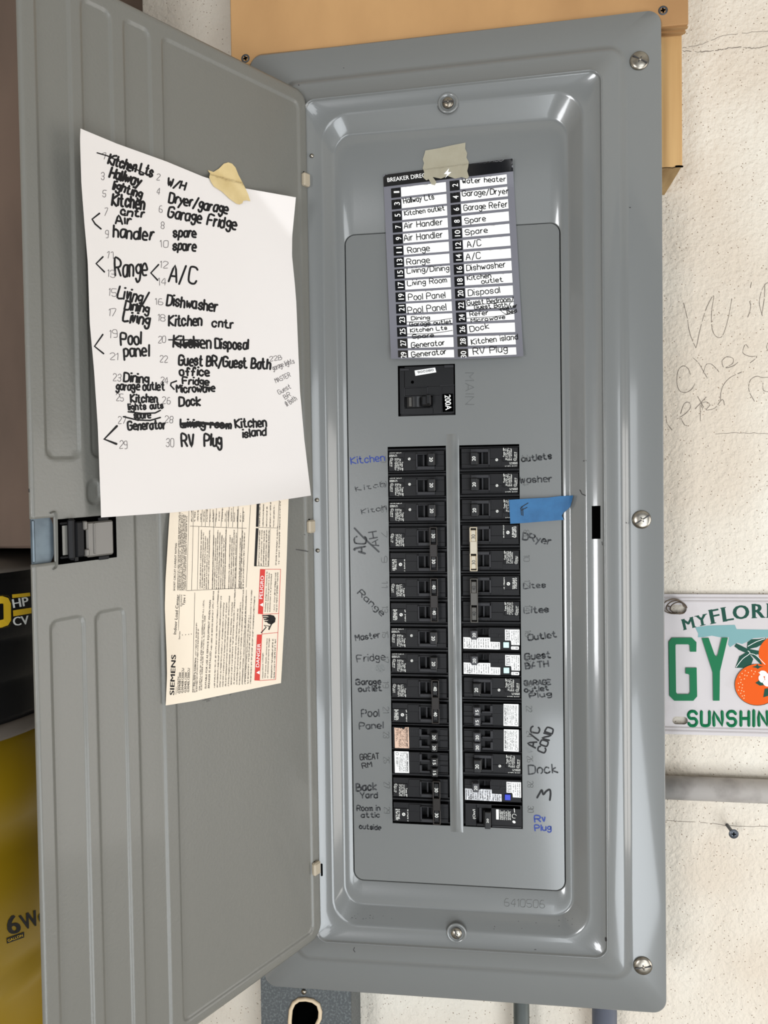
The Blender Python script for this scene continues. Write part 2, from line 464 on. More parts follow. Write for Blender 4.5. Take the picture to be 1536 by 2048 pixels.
# ================================================================== setting
def struct(name, bm, m, **k):
    n = obj(name, bm, m, **k); n.o['kind'] = 'structure'; return n
b = bmesh.new(); box(b, -2.6, 2.6, YW, YW+.15, -1.35, 1.2); wall_back = struct('wall_back', b, 'wall')
b = bmesh.new(); box(b, -2.6, 2.6, -5, YW+.15, -1.5, -1.35); struct('floor', b, 'floor')
b = bmesh.new(); box(b, -2.6, 2.6, -1.7, YW+.15, 1.2, 1.3); struct('shading_ceiling', b, 'ceil')  # unseen, put in to darken the top of the panel
b = bmesh.new(); box(b, -1.15, -1.05, -2.0, YW, -1.35, 1.2); struct('left_light_blocker', b, 'wall')  # unseen wall stub added to keep key light off the left background
bt = bmesh.new(); box(bt, -2.6, 2.6, YW, YW+.15, -1.35, 1.2); T_WALL = bvh(bt); bt.free()
wl = Surf(T_WALL)
def C(ox, oy, sc): return lambda x, y: (ox+x/sc, oy+y/sc)
c = C(1200, 500, 4.096); b = bmesh.new()
for P in (((685, 435), (715, 560), (735, 680), (775, 780), (790, 790), (820, 650), (870, 480), (930, 375), (915, 500), (915, 620), (935, 690), (975, 718), (1010, 690), (1050, 560), (1080, 400)),
          ((1225, 420), (1235, 460), (1225, 510), (1210, 550)), ((1240, 265), (1232, 310)),
          ((1330, 540), (1305, 430), (1330, 320), (1370, 270), (1410, 300), (1400, 420), (1380, 540)), ((1350, 280), (1345, 400), (1325, 530)),
          ((740, 1020), (720, 970), (680, 950), (640, 990), (630, 1080), (650, 1150), (700, 1168), (750, 1140), (780, 1090)),
          ((765, 885), (810, 930), (850, 1000), (880, 1050)), ((845, 1010), (870, 940), (910, 935), (950, 970), (975, 1000)),
          ((1010, 960), (1000, 910), (1040, 875), (1090, 890), (1085, 930), (1030, 965), (1090, 950), (1130, 920)),
          ((1215, 800), (1190, 775), (1170, 840), (1220, 870), (1285, 875), (1230, 925)),
          ((660, 1340), (690, 1260), (730, 1250), (740, 1290), (700, 1340), (630, 1385)), ((665, 1380), (690, 1430), (715, 1440)),
          ((800, 1200), (850, 1290)), ((870, 1205), (780, 1300)), ((820, 1270), (822, 1400)),
          ((840, 1300), (830, 1260), (870, 1245), (900, 1270), (870, 1310), (940, 1295), (1000, 1225), (1020, 1270)),
          ((985, 1230), (1000, 1130), (1060, 1050), (1160, 1000)), ((1265, 1240), (1220, 1150), (1230, 1070), (1280, 1035), (1330, 1045), (1400, 1040)),
          ((540, 1360), (550, 1420), (590, 1475)), ((1376, 760), (1365, 800), (1390, 840)), ((1335, 1090), (1340, 1150), (1400, 1165))):
    Q = smooth_line([c(*p) for p in P], 8); i = 0
    while i < len(Q)-1:
        k = random.randint(2, 4); ribbon(b, Q[i:i+k+1], random.uniform(.8, 1.3), wl); i += k if random.random() < .75 else k+1
obj('pencil_scribble', b, 'wpencil', wall_back)
# hairline crack of the block joint
b = bmesh.new()
for pts in (((1366, 102), (1400, 104), (1436, 100), (1460, 96), (1490, 95), (1510, 97), (1540, 90)), ((1366, 96), (1400, 90), (1440, 74), (1475, 68), (1540, 62)),
            ((1332, 1640), (1400, 1645), (1450, 1650), (1540, 1654)), ((1430, 868), (1480, 866), (1540, 867))):
    Q = smooth_line(list(pts), 7); Q = [(x+random.uniform(-1, 1), y+random.uniform(-1.2, 1.2)) for x, y in Q]; i = 0
    while i < len(Q)-1:
        k = random.randint(2, 4)
        ribbon(b, Q[i:i+k+1], random.uniform(.6, 1.6) if pts[0][1] == 102 else .7, wl); i += k if random.random() < .8 else k+1
obj('joint_crack', b, 'wpencil', wall_back)
# ================================================================== wood behind the panel
YPLY = YF+.0042
l = onY(461, 60, YPLY); r = onY(1377, 30, YPLY); zb = onY(1350, 50, YPLY).z
bd = thing('plywood_board', ((l.x+r.x)/2, .009, zb), 'blond plywood board screwed up behind the top of the grey panel', 'board')
b = bmesh.new(); box(b, l.x, r.x, YPLY, YPLY+.018, zb, .78, .0008); obj('board', b, 'ply', bd)
b = bmesh.new()
for k, (t0, t1) in enumerate(((.004, .0075), (.0115, .0150))): box(b, l.x+.002, r.x+.0006, YPLY+t0, YPLY+t1, zb-.0006, zb+.0004)
obj('ply_layers', b, 'plyedge', bd)
def cross_screw(px, py, y, r, par, name='screw', head='darksteel'):
    p = onY(px, py, y); n = par
    b = bmesh.new(); lathe(b, [(r*.9, -.002), (r, .0002), (r*.8, .0006), (r*.55, -.0002), (0.0001, -.0004)], p, n=20)
    s = obj(name, b, head, n, smooth=False)
    b = bmesh.new(); w = r*.13
    box(b, p.x-r*.5, p.x+r*.5, y-.0009, y+.0002, p.z-w, p.z+w); box(b, p.x-w, p.x+w, y-.0009, y+.0002, p.z-r*.5, p.z+r*.5)
    bmesh.ops.rotate(b, verts=b.verts, cent=p, matrix=Matrix.Rotation(random.uniform(-.3, .3), 3, 'Y'))
    obj('cross_recess', b, 'void', s)
cross_screw(491, 117, YPLY, .0044, bd); cross_screw(1326, 21, YPLY, .0044, bd)
YS = YPLY+.018
sx0 = onY(1290, 200, YS).x; sx1 = onY(1365, 250, YS).x; sz = onY(1345, 334, YS).z
st = thing('wood_stud', ((sx0+sx1)/2, (YS+YW)/2, sz), 'short pine stud showing its sawn end right of the panel', 'stud')
b = bmesh.new(); box(b, max(sx0, .183), sx1, YS, YW, sz, .78, .0015); obj('timber', b, 'stud', st)
b = bmesh.new(); box(b, max(sx0, .183)+.001, sx1-.001, YS+.001, YW-.001, sz-.0004, sz+.001); obj('sawn_end', b, 'endgrain', st)
b = bmesh.new(); sp = lambda x, y, h=0: onY(x, y, YS-.0002-h)
Q = [(1324, 336), (1334, 335), (1345, 336), (1352, 334), (1359, 333), (1366, 332)]
ribbon(b, Q, 1.2, sp); ribbon(b, [(1352, 333), (1358, 332.5), (1365, 333)], 4, sp); obj('dark_edge_stain', b, 'void', st)
# ================================================================== electrical panel
D = dict(oxl=-.20138, oxr=.20138, ozt=.5951, ozb=-.36655, bxl=-.14329, bxr=.14388, bzt=.53978, bzb=-.30975, sxr=.16535, szt=.56188, szb=-.33182,
         ixl=-.12565, ixr=.12704, izt=.52358, izb=-.29268, jxl=-.11537, jxr=.11385, jzt=.50625, jzb=-.27659, gxl=-.10623, gxr=.10665, gzt=.4064, gzb=-.25232)
panel = thing('electrical_panel', (0, YW, -.36655), 'tall grey steel breaker panel with its door swung open to the left', 'electrical panel')
def loop(xl, xr, zb, zt, r, y): return [warp((x, y, z)) for x, z in rrect(xl, xr, zb, zt, r, 10)]
def lp(k, d, r, y):          # d outward offset
    xl, xr, zb, zt = {'o': (D['oxl'], D['oxr'], D['ozb'], D['ozt']), 's': (-D['sxr'], D['sxr'], D['szb'], D['szt']), 'b': (D['bxl'], D['bxr'], D['bzb'], D['bzt']),
                      'i': (D['ixl'], D['ixr'], D['izb'], D['izt']), 'j': (D['jxl'], D['jxr'], D['jzb'], D['jzt']), 'g': (D['gxl'], D['gxr'], D['gzb'], D['gzt'])}[k]
    return loop(xl-d, xr+d, zb-d, zt+d, r+d if r+d > .001 else .001, y)
cov = bmesh.new()
loops_mesh(cov, [lp('o', -.0015, .013, YF+.004), lp('o', 0, .013, YF+.003), lp('o', 0, .013, YF+.0006), lp('o', -.0008, .013, YF),
                 lp('s', .0055, .014, YF), lp('s', .003, .014, YF-.0008), lp('s', .0, .014, (YF+YP)/2), lp('s', -.003, .014, YP+.0008), lp('s', -.0055, .014, YP),
                 lp('b', .0026, .011, YP), lp('b', .0019, .011, YP-.0010), lp('b', .0013, .011, YP-.0022), lp('b', .0008, .011, YP-.0026), lp('b', .0003, .011, YP-.0022), lp('b', -.0003, .011, YP-.0010), lp('b', -.001, .011, YP),
                 lp('i', .0022, .026, YP), lp('i', .0006, .026, YP+.0002), lp('i', -.001, .026, YP+.0014), lp('j', .0035, .019, -.0026), lp('j', .0014, .019, -.0007), lp('j', 0, .019, 0), lp('j', -.0015, .019, 0),
                 lp('g', .0008, .010, 0), lp('g', .0003, .010, .0005), lp('g', .0002, .010, .004)])
T_COV = bvh(cov)
obj('cover', cov, 'paint', panel)
# dead front plate with openings
CL, CR = (-.0654, -.0067), (.0065, .0655); H = .0254; ZT = 7.55*H
m0, m1 = onY(796, 780, 0), onY(910.5, 780, 0); mz1, mz0 = onY(853, 729.5, 0).z, onY(853, 831.5, 0).z
g = rrect(D['gxl']+.0008, D['gxr']-.0008, D['gzb']+.0008, D['gzt']-.0008, .0095, 10)
rc = lambda x0, x1, z0, z1: [(x0, z0), (x0, z1), (x1, z1), (x1, z0)]
pl = filled([g, rc(m0.x, m1.x, mz0, mz1), rc(*CL, -ZT, ZT), rc(*CR, -ZT, ZT)], .0016)
prof = [(-.0062, 0), (-.0035, -.0009), (-.0018, -.0026), (0, -.0032), (.0018, -.0026), (.0035, -.0009), (.0062, 0)]
rt, rb_ = onY(903, 868, 0).z, -ZT-.006
rings = []
for z, k in ((rt, 0), (rt-.006, 1), (rb_+.006, 1), (rb_, 0)): rings.append([pl.verts.new((x, y*k-.00005, z)) for x, y in prof])
for A, B in zip(rings, rings[1:]):
    for k in range(len(prof)-1): f = pl.faces.new((A[k], A[k+1], B[k+1], B[k])); f.smooth = True
deadf = obj('dead_front_plate', pl, 'paint', panel)
# enclosure
b = bmesh.new(); x0, x1, z0, z1 = -.181, .181, -.345, .572
for q in ((x0, x0+.0015, z0, z1), (x1-.0015, x1, z0, z1), (x0, x1, z0, z0+.0015), (x0, x1, z1-.0015, z1)): box(b, q[0], q[1], YF+.0045, YW-.0005, q[2], q[3])
box(b, x0, x1, YW-.002, YW-.0005, z0, z1); obj('enclosure_box', b, 'galv', panel)
b = bmesh.new(); box(b, -.09, .09, .030, .034, -.22, .33); obj('dark_interior', b, 'void', panel)  # black sheet added for the darkness inside the box
# latch slot, stickers, embossing and paint chips on the cover
PR_ECT = (D['gxl']+.001, D['gxr']-.001, D['gzb']+.001, D['gzt']-.001)
sc_ = PanelSurf(T_COV, PR_ECT, .00012)
b = bmesh.new(); poly(b, [(1183.5, 1012), (1200.8, 1011.5), (1201, 1077.5), (1183.8, 1078)], sc_); obj('latch_slot', b, 'void', panel)
def emb(t, p0, p1, h, w=1.0, rg=.00035, sm=2, nm='embossed_number'):
    b = bmesh.new(); write(b, t, p0, p1, h, w, sc_, 0, ridge=rg, smooth=sm); obj(nm, b, 'paint', panel)
emb('MAIN', (931, 746), (931, 809), 17, 1.1, .0004, 1, 'embossed_word'); emb('6410506', (1009, 1812), (1089, 1816), 15)
for k in range(15):
    y = 918+k*50.2
    emb(str(2*k+1), (761+k*.55, y-6), (761+k*.55, y+6), 11); emb(str(2*k+2), (1045+k*.8, y-8), (1045+k*.8, y+4), 11)
b = bmesh.new()
for P, w in ((((1167, 922), (1172, 921)), 2), (((1160, 980), (1164, 988), (1171, 991)), 2), (((709, 1895), (707, 1900), (710, 1904)), 1.6), (((1211.5, 1876), (1212, 1881)), 4),
             (((597, 170), (598, 170.5)), 2), (((687, 136), (688, 136)), 1.2), (((1259, 415), (1261, 415)), 2), (((1069, 1899), (1072, 1899)), 1.5), (((1204, 1084), (1205, 1090)), 2), (((1252, 1045), (1253, 1046)), 1.6)):
    ribbon(b, list(P), w, sc_)
for _ in range(26):
    x, y = random.choice(((random.uniform(700, 790), random.uniform(1828, 1838)), (random.uniform(980, 1150), random.uniform(1836, 1862))))
    ribbon(b, [(x, y), (x+random.uniform(-1, 1.5), y+random.uniform(-1, 1))], random.uniform(.6, 1.4), sc_)
obj('paint_chips', b, 'chip', panel).o['kind'] = 'stuff'
def slot_screw(px, py, y, r, ang):
    p = onY(px, py, y)
    b = bmesh.new(); lathe(b, [(r, 0), (r, .0008), (r*.93, .0018), (r*.75, .0026), (r*.45, .0032), (.0001, .0034)], p, n=32)
    s = obj('cover_screw', b, 'steel', panel)
    b = bmesh.new(); box(b, p.x-r*.86, p.x+r*.86, y-.0035, y-.0012, p.z-.0006, p.z+.0006)
    for k in (0, 1):
        box(b, p.x-r*.3, p.x+r*.3, y-.0036, y-.0012, p.z-.0005, p.z+.0005)
        if k == 0: bmesh.ops.rotate(b, verts=b.verts[8:], cent=p, matrix=Matrix.Rotation(math.pi/2, 3, 'Y'))
    bmesh.ops.rotate(b, verts=b.verts, cent=p, matrix=Matrix.Rotation(ang, 3, 'Y'))
    obj('screw_slot', b, 'chip', s)
    b = bmesh.new(); lathe(b, [(r*.16, 0), (r*.16, .0001), (r*.1, .0004), (.0001, .0005)], (p.x, y-.0034, p.z), n=12); obj('slot_glint', b, 'steel', s)
for px, py, a in ((1278.5, 122, .55), (1283, 1039, -.55), (1285.5, 1931, -.2)): slot_screw(px, py, YF, .0089, a)
for px, py, a in ((896, 206, .0), (913, 1866, 1.2)):      # dimpled bosses of the centre screws
    p = onY(px, py, YP)
    b = bmesh.new(); lathe(b, [(.0105, -.0005), (.0098, .0010), (.0088, .0013), (.0075, .0006), (.0066, -.0004)], p, n=32); obj('screw_boss', b, 'paint', panel)
    slot_screw(px, py, YP-.0004, .0056, a)
# ---------------------------------------------------------------- door
HX, TH, DW = -.1396, 2.13734, .28299; DT, DB = .54569, -.30558; DRL, DTL = -.04855, -.00275
c_, s_ = math.cos(TH), math.sin(TH)
DO = Vector((HX-DTL*.1, YP-.001, 0)); DU = Vector((c_, -s_, DRL)); DV = Vector((DTL, 0, 1)); DN = DV.cross(DU).normalized()
if DN.dot(CAM-DO) < 0: DN = -DN
def dp(u, v, n=0): return DO+DU*u+DV*v+DN*n
def duv(px, py, n=0):
    d = ray(px, py); A = Matrix((DU, DV, -d)).transposed(); r = A.inverted() @ (CAM-DO-DN*n); return r.x, r.y
def dpx(px, py, n=0): return dp(*duv(px, py, n), n)
uof = lambda x, y: duv(x, y)[0]; vof = lambda x, y: duv(x, y)[1]
vmid = vof(105, 1078)
recs = []
uA = (uof(106, 1400), uof(172, 1400)); uB = (uof(196, 1400), uof(253, 1400)); uC = (uof(279, 1400), uof(329, 1400)); uD = (uof(354, 1400), uof(606, 700))
vt = vof(350, 86); vbm = vof(612, 1874)
lo = vof(130, 1238); up = vof(130, 916)
for uu in (uA, uB): recs += [(uu[1], uu[0], vbm, lo), (uu[1], uu[0], up, vt)]
recs += [(uC[1], uC[0], vbm, vt), (uD[1], uD[0], vbm, vt), (uof(200, 985), uof(175, 985), vof(190, 1008), vof(190, 960))]
def sdf(u, v, R, r=.006):
    cx, cv = (R[0]+R[1])/2, (R[2]+R[3])/2; qx = abs(u-cx)-(R[1]-R[0])/2+r; qv = abs(v-cv)-(R[3]-R[2])/2+r
    return min(max(qx, qv), 0)+math.hypot(max(qx, 0), max(qv, 0))-r
def dh(u, v):
    h = 0
    for R in recs:
        s = sdf(u, v, R)
        if s < .0015: t = min(1, (.0015-s)/.003); h = min(h, -.0017*t*t*(3-2*t))
    lip = min(u, DW-u, v-DB, DT-v)
    if lip < .0022: t = 1-max(0, lip)/.0022; h -= .0012*t*t
    return h
us = [i*DW/190 for i in range(191)]; vs = [DB+i*(DT-DB)/340 for i in range(341)]
nu0 = uof(110, 1080); nv0, nv1 = vof(80, 1128), vof(80, 1037)
def snap(L, x): i = min(range(len(L)), key=lambda k: abs(L[k]-x)); L[i] = x
for x in (nu0,)+tuple(x+o for R in recs for x in R[:2] for o in (-.0015, 0, .0015)):
    if all(abs(x-q) > 1e-6 for q in us): us.append(x)
for x in (nv0, nv1)+tuple(x+o for R in recs for x in R[2:] for o in (-.0015, 0, .0015)):
    if all(abs(x-q) > 1e-6 for q in vs): vs.append(x)
us.sort(); vs.sort(); RC = .013
def rc_(u, v):
    for cu, cv in ((RC, DB+RC), (RC, DT-RC), (DW-RC, DB+RC), (DW-RC, DT-RC)):
        a, bq = u-cu, v-cv
        if (cu == RC) == (a < 0) and (cv > 0) == (bq > 0) and a and bq:
            m = max(abs(a), abs(bq)); k = m/math.hypot(a, bq); return cu+a*k, cv+bq*k
    return u, v
b = bmesh.new(); G = []
for u in us: G.append([b.verts.new(dp(*rc_(u, v), dh(u, v))) for v in vs])
for i in range(len(us)-1):
    for j in range(len(vs)-1):
        if us[i] >= nu0-1e-7 and nv0-1e-7 <= vs[j] and vs[j+1] <= nv1+1e-7: continue
        b.faces.new((G[i][j], G[i][j+1], G[i+1][j+1], G[i+1][j])).smooth = True
for v in [v for v in b.verts if not v.link_faces]: b.verts.remove(v)
be = [e for e in b.edges if len(e.link_faces) == 1]
ex = bmesh.ops.extrude_edge_only(b, edges=be)
for v in [q for q in ex['geom'] if isinstance(q, bmesh.types.BMVert)]: v.co -= DN*.0022
T_DOOR = bvh(b)
door = obj('door', b, 'door', panel)
ds = Surf(T_DOOR, offset=.00015)
def dbox(bm, x0, y0, x1, y1, n0, n1, bev=0, mi=0):
    """box lying on the door, its outline given on the photo's pixels at height n1"""
    u0, v0 = duv(x0, (y0+y1)/2, n1)[0], duv((x0+x1)/2, y0, n1)[1]; u1, v1 = duv(x1, (y0+y1)/2, n1)[0], duv((x0+x1)/2, y1, n1)[1]
    t = bmesh.new(); box(t, u0, u1, v0, v1, n0, n1, bev)
    t.transform(Matrix(((DU.x, DV.x, DN.x, DO.x), (DU.y, DV.y, DN.y, DO.y), (DU.z, DV.z, DN.z, DO.z), (0, 0, 0, 1))))
    bmesh.ops.recalc_face_normals(t, faces=t.faces[:]); add(bm, t, mi)
b = bmesh.new()
for y in (358, 1053, 1738):
    x = 617+(y-358)*.0152
    dbox(b, x-8, y-13, x+5, y+13, -.001, .0045, .0015)
    h = obj('hinge_tab', b, 'tab', door); b = bmesh.new(); dbox(b, x-9.5, y-15, x-7.5, y+14, .0, .0006); dbox(b, x+5.5, y-10, x+8, y+14, .0, .0012); obj('hinge_gap', b, 'void', door); b = bmesh.new()
b.free()
for y in (312, 1000, 1101):
    b = bmesh.new(); lathe(b, [(.0022, 0), (.0019, .0012), (.0001, .002)], onY(634+(y-1000)*.015, y, YP), n=14); obj('rivet', b, 'steel', panel)
# latch
b = bmesh.new(); dbox(b, 116, 1034, 233, 1122, -.0005, .0006); obj('latch_opening', b, 'void', door)
b = bmesh.new(); dbox(b, 140, 1036, 154, 1121, .0, .006, .002); dbox(b, 153, 1043, 170, 1114, .0, .004, .001)
dbox(b, 121, 1044, 141, 1049, 0, .003, .0008); dbox(b, 122, 1112, 142, 1117, 0, .003, .0008)
dbox(b, 197, 1034, 218, 1042, 0, .002, .0005); dbox(b, 199, 1111, 219, 1119, 0, .002, .0005); dbox(b, 150, 1114, 157, 1122, 0, .003)
obj('latch_bracket', b, 'black', door)
b = bmesh.new(); dbox(b, 125, 1051, 136, 1110, .0006, .0012); obj('latch_backplate', b, 'door', door)
b = bmesh.new(); dbox(b, 174, 1042, 228, 1112, .001, .0042, .0012); dbox(b, 168, 1042, 176, 1060, .001, .006, .0008); dbox(b, 172, 1098, 180, 1113, .001, .006, .0008)
dbox(b, 188, 1046, 192, 1108, .004, .0052, .0005)
obj('latch_slider', b, 'clear', door, label='clear plastic latch slider')
b = bmesh.new()
n = -.004; u0, u1 = duv(68, 1080, n)[0], duv(110, 1080, n)[0]; v0, v1 = nv0-.001, nv1+.001
t = filled([[(u0+.002, v0), (u0+.002, v1)]+[(u1+(u0-u1)*.35*(1-math.cos(a)), (v0+v1)/2+(v1-v0)/2*math.sin(a)) for a in [math.pi/2-k*math.pi/14 for k in range(1, 14)]]], .001)
for v in t.verts: v.co = dp(v.co.x, v.co.z, n-v.co.y)
add(b, t); dbox(b, 66, 1040, 71, 1126, -.006, -.002, .0008)
obj('strike_plate', b, 'zinc', door)
b = bmesh.new(); ribbon(b, smooth_line([(101, 1026), (109, 1024), (112, 1034), (113, 1080), (113, 1128), (107, 1138)], 5), 4, ds, ridge=.0022); obj('notch_ridge', b, 'door', door)
b = bmesh.new()
for P, w in ((((592, 1099), (616, 1103)), 1.4), (((608, 1069), (617, 1071)), 1), (((58, 978), (58.5, 984)), 2)): ribbon(b, list(P), w, ds)
for _ in range(20):
    x, y = 415+random.gauss(0, 14), 1395+random.gauss(0, 5)
    ribbon(b, [(x, y), (x+random.uniform(3, 9), y-random.uniform(-2, 5))], .6, ds)
obj('door_scratches', b, 'chip', door).o['kind'] = 'stuff'
# ---------------------------------------------------------------- printed instruction label on the door
def px_sheet(E, nfun, ns, nt, thick=0):
    """E(s,t)->photo px of a sheet lying on the door; nfun(s,t) height off the door"""
    bm = bmesh.new(); g = []
    for i in range(ns+1):
        g.append([bm.verts.new(dpx(*E(i/ns, j/nt), nfun(i/ns, j/nt))) for j in range(nt+1)])
    for i in range(ns):
        for j in range(nt): bm.faces.new((g[i][j], g[i][j+1], g[i+1][j+1], g[i+1][j])).smooth = True
    bmesh.ops.recalc_face_normals(bm, faces=bm.faces[:]); return bm
def curve(P):
    def f(t):
        t = max(0, min(1, t))*(P[-1][0]-P[0][0])+P[0][0]
        for a, b_ in zip(P, P[1:]):
            if t <= b_[0]: k = (t-a[0])/(b_[0]-a[0]); return (a[1]+(b_[1]-a[1])*k, a[2]+(b_[2]-a[2])*k)
        return P[-1][1:]
    return f
def coons(Lc, Rc, Tc, Bc):
    def E(s, t):
        l, r, tp, bt = Lc(t), Rc(t), Tc(s), Bc(s); o = []
        for k in (0, 1):
            bil = (1-s)*(1-t)*Lc(0)[k]+s*(1-t)*Rc(0)[k]+(1-s)*t*Lc(1)[k]+s*t*Rc(1)[k]
            o.append((1-s)*l[k]+s*r[k]+(1-t)*tp[k]+t*bt[k]-bil)
        return tuple(o)
    return E
LL = curve([(y, x, y) for x, y in ((344, 985), (339, 1030), (331, 1160), (329.5, 1215), (333, 1300), (334, 1350), (331.5, 1411))])
LR = curve([(y, x, y) for x, y in ((579, 960), (577, 1000), (574, 1100), (569, 1240), (562, 1366))])
E = coons(LL, LR, curve([(0, 344, 985), (1, 579, 960)]), curve([(0, 331.5, 1411), (.25, 388, 1402), (1, 562, 1366)]))
lb = px_sheet(E, lambda s, t: .0006+.004*max(0, 1-s*4)**2*(.4+.6*math.sin(t*6)**2), 30, 40)
T_LAB = bvh(lb)
lab = obj('instruction_label', lb, 'label', door, label='cream printed wiring label with red danger boxes')
ls = Surf(T_LAB, offset=.00025); cc = C(320, 990, 4.763)
b = bmesh.new()
def LT(s, x0, y0, x1, y1, h, bold=0, w=None):
    if w: write(b, s, cc(x0, y0), cc(x1, y1), h/4.763, w, ls, 0, smooth=1)
    else: ftext(b, s, cc(x0, y0), cc(x1, y1), h/4.763, ls, bold)
LT('SIEMENS', 133, 1905, 150, 1525, 42, .04)
LT('Indoor Load Center', 152, 1328, 182, 950, 26, .004)
LT('Catalog Number', 170, 1885, 176, 1725, 12); LT('Series', 190, 1375, 192, 1300, 14); LT('Enclosure', 206, 1060, 209, 950, 13); LT('Type 1', 232, 1052, 242, 955, 20, .01)
for i, s in enumerate(('G3040B1200', 'G3040B1200CU', 'G3040L1200', 'G3040L1200CU')):
    LT(s, 192+i*28, 1890-i*4, 200+i*28, 1890-(240 if 'CU' in s else 200), 20, .008)
LT('SUITABLE FOR USE AS SERVICE EQUIPMENT WHEN MAIN', 440, 1845, 484, 1003, 15, .012); LT('BREAKER IS INSTALLED', 470, 1840, 488, 1490, 15, .012)
LT('SHORT CIRCUIT CURRENT RATING', 142, 912, 160, 460, 16, .004)
LT('RATED: 200A MAXIMUM', 318, 1880, 340, 1560, 9, w=.55); LT('FOR INSTALLATION BY A QUALIFIED PERSON IN ACCORDANCE WITH ALL LOCAL', 380, 1860, 420, 1000, 10, w=.5); LT('ELECTRICAL CODES AND/OR THE NATIONAL ELECTRICAL CODE', 396, 1858, 432, 1150, 10, w=.5)
LT('WHEN USED AS SERVICE EQUIPMENT APPLY SERVICE', 492, 1480, 514, 915, 9, w=.5)
def ml(x0, y0, x1, y1, h, w=.5, f=.85): mumble(b, cc(x0, y0), cc(x1, y1), h/4.763, w, ls, 0, fill=f)
for k in range(14):
    x = 522+k*26.5
    ml(x, 1835-k*3, x+38, 900+(k % 3)*60+(120 if k % 4 == 3 else 0), 10, .5, .9)
for k in range(2): ml(335+k*17, 1880, 352+k*17, 1210+k*60, 9)
for k in range(6): ml(172+k*14, 908, 188+k*14, 160+k*8, 9, .5, .9)
for k in range(22):
    if k in (5, 13, 18): continue
    x = 385+k*19.5; ml(x, 895, x+14, 330+(k % 4)*25, 9, .5, .9)
for k in range(18): x = 305+k*29; ml(x, 255, x+4, 120+(k*37 % 60), 10, .5, .9)
for k in range(5): ml(945+k*22, 672, 953+k*22, 330, 9, .5, .9); ml(950+k*34, 305, 956+k*34, 60+(k % 3)*25, 9, .5, .9)
for k in range(2): ml(1108+k*28, 668-k*10, 1125+k*24, 300-k*240, 10)
for P in (((150, 1900), (188, 945)), ((310, 1870), (330, 930)), ((252, 910), (275, 130)), ((252, 912), (800, 885)), ((285, 297), (822, 318)), ((355, 900), (368, 300)), ((500, 890), (512, 170)), ((760, 885), (790, 120)),
          ((300, 905), (318, 150)), ((612, 890), (635, 150)), ((720, 890), (745, 130)), ((820, 880), (862, 75)), ((395, 295), (402, 130)), ((430, 297), (438, 120)), ((470, 297), (478, 110)), ((525, 300), (540, 100)), ((580, 302), (597, 95)), ((650, 304), (660, 92)), ((690, 306), (700, 90)), ((735, 308), (745, 85)),
          ((920, 675), (1035, 680)), ((1035, 680), (1048, 320)), ((935, 308), (1120, 315)), ((1120, 315), (1135, 45)), ((935, 70), (960, 68)), ((822, 905), (806, 1785))):
    ribbon(b, [cc(*p) for p in P], .6, ls)
for x, y in ((212, 1335), (243, 1333), (272, 1330), (298, 1326)): ribbon(b, [cc(x, y), cc(x, y-4)], 1.2, ls)
poly(b, [cc(*p) for p in ((895, 678), (918, 680), (937, 318), (912, 316))], ls); poly(b, [cc(*p) for p in ((912, 303), (936, 304), (945, 64), (920, 64))], ls)
# hand and bolt pictogram
poly(b, [cc(*p) for p in ((1000, 1145), (1050, 1140), (1085, 1150), (1100, 1175), (1095, 1210), (1060, 1235), (1030, 1225), (1010, 1205), (1045, 1185), (1005, 1180), (1045, 1165))], ls)
for k in range(4): ribbon(b, [cc(975+k*8, 1150+k*18), cc(1045+k*4, 1150+k*18)], 2.2, ls)
ribbon(b, [cc(*p) for p in ((963, 1312), (1010, 1260), (990, 1240), (1040, 1250), (1035, 1285), (1075, 1200))], 2, ls)
obj('label_print', b, 'kink', lab).o['kind'] = 'stuff'
b = bmesh.new()
poly(b, [cc(*p) for p in ((898, 1766), (948, 1768), (970, 1330), (922, 1330))], ls, h=.0001, maxlen=20); poly(b, [cc(*p) for p in ((932, 1132), (978, 1136), (1000, 708), (952, 706))], ls, h=.0001, maxlen=20)
for P in (((948, 1768), (1100, 1758)), ((1100, 1758), (1122, 1310)), ((1122, 1310), (968, 1325)), ((1122, 1310), (1130, 1140)), ((978, 1136), (1130, 1130)), ((1130, 1135), (1148, 708)), ((1148, 708), (1000, 708)), ((970, 1330), (978, 1136))):
    ribbon(b, [cc(*p) for p in P], .8, ls)
obj('red_warning_boxes', b, 'red', lab)
ls2 = Surf(T_LAB, offset=.0005)
for s, y0, y1, x0 in (('DANGER', 1640, 1415, 936), ('PELIGRO', 990, 770, 968)): b = bmesh.new(); ftext(b, s, cc(x0+4, y0), cc(x0+18, y1), 30/4.763, ls2, .01); obj('warning_word', b, 'dirwhite', lab)
for x, y in ((930, 1690), (962, 1045)): b = bmesh.new(); poly(b, [cc(x+16, y+18), cc(x+16, y-18), cc(x-16, y+1)], ls2); obj('warning_triangle', b, 'dirwhite', lab)
b = bmesh.new()
for k, s in enumerate(('Hazardous voltage.', 'Will cause death, serious injury', 'or substantial property damage')): ftext(b, s, cc(982+k*23, 1745), cc((982 if k < 1 else 1003)+k*20, 1500 if k == 0 else 1365), 11/4.763, ls, .008)
for k, s in enumerate(('Voltaje peligroso. Causara la', 'muerte, lesiones graves o dano', 'substantial a la propiedad')): ftext(b, s, cc(1006+k*21, 1115), cc(1022+k*21, 730+k*12), 11/4.763, ls, .008)
for k in range(2): ml(1065+k*26, 1745, 1080+k*24, 1370, 11, .55); ml(1092+k*22, 1110, 1106+k*20, 735, 11, .55)
obj('warning_text', b, 'kink', lab).o['kind'] = 'stuff'
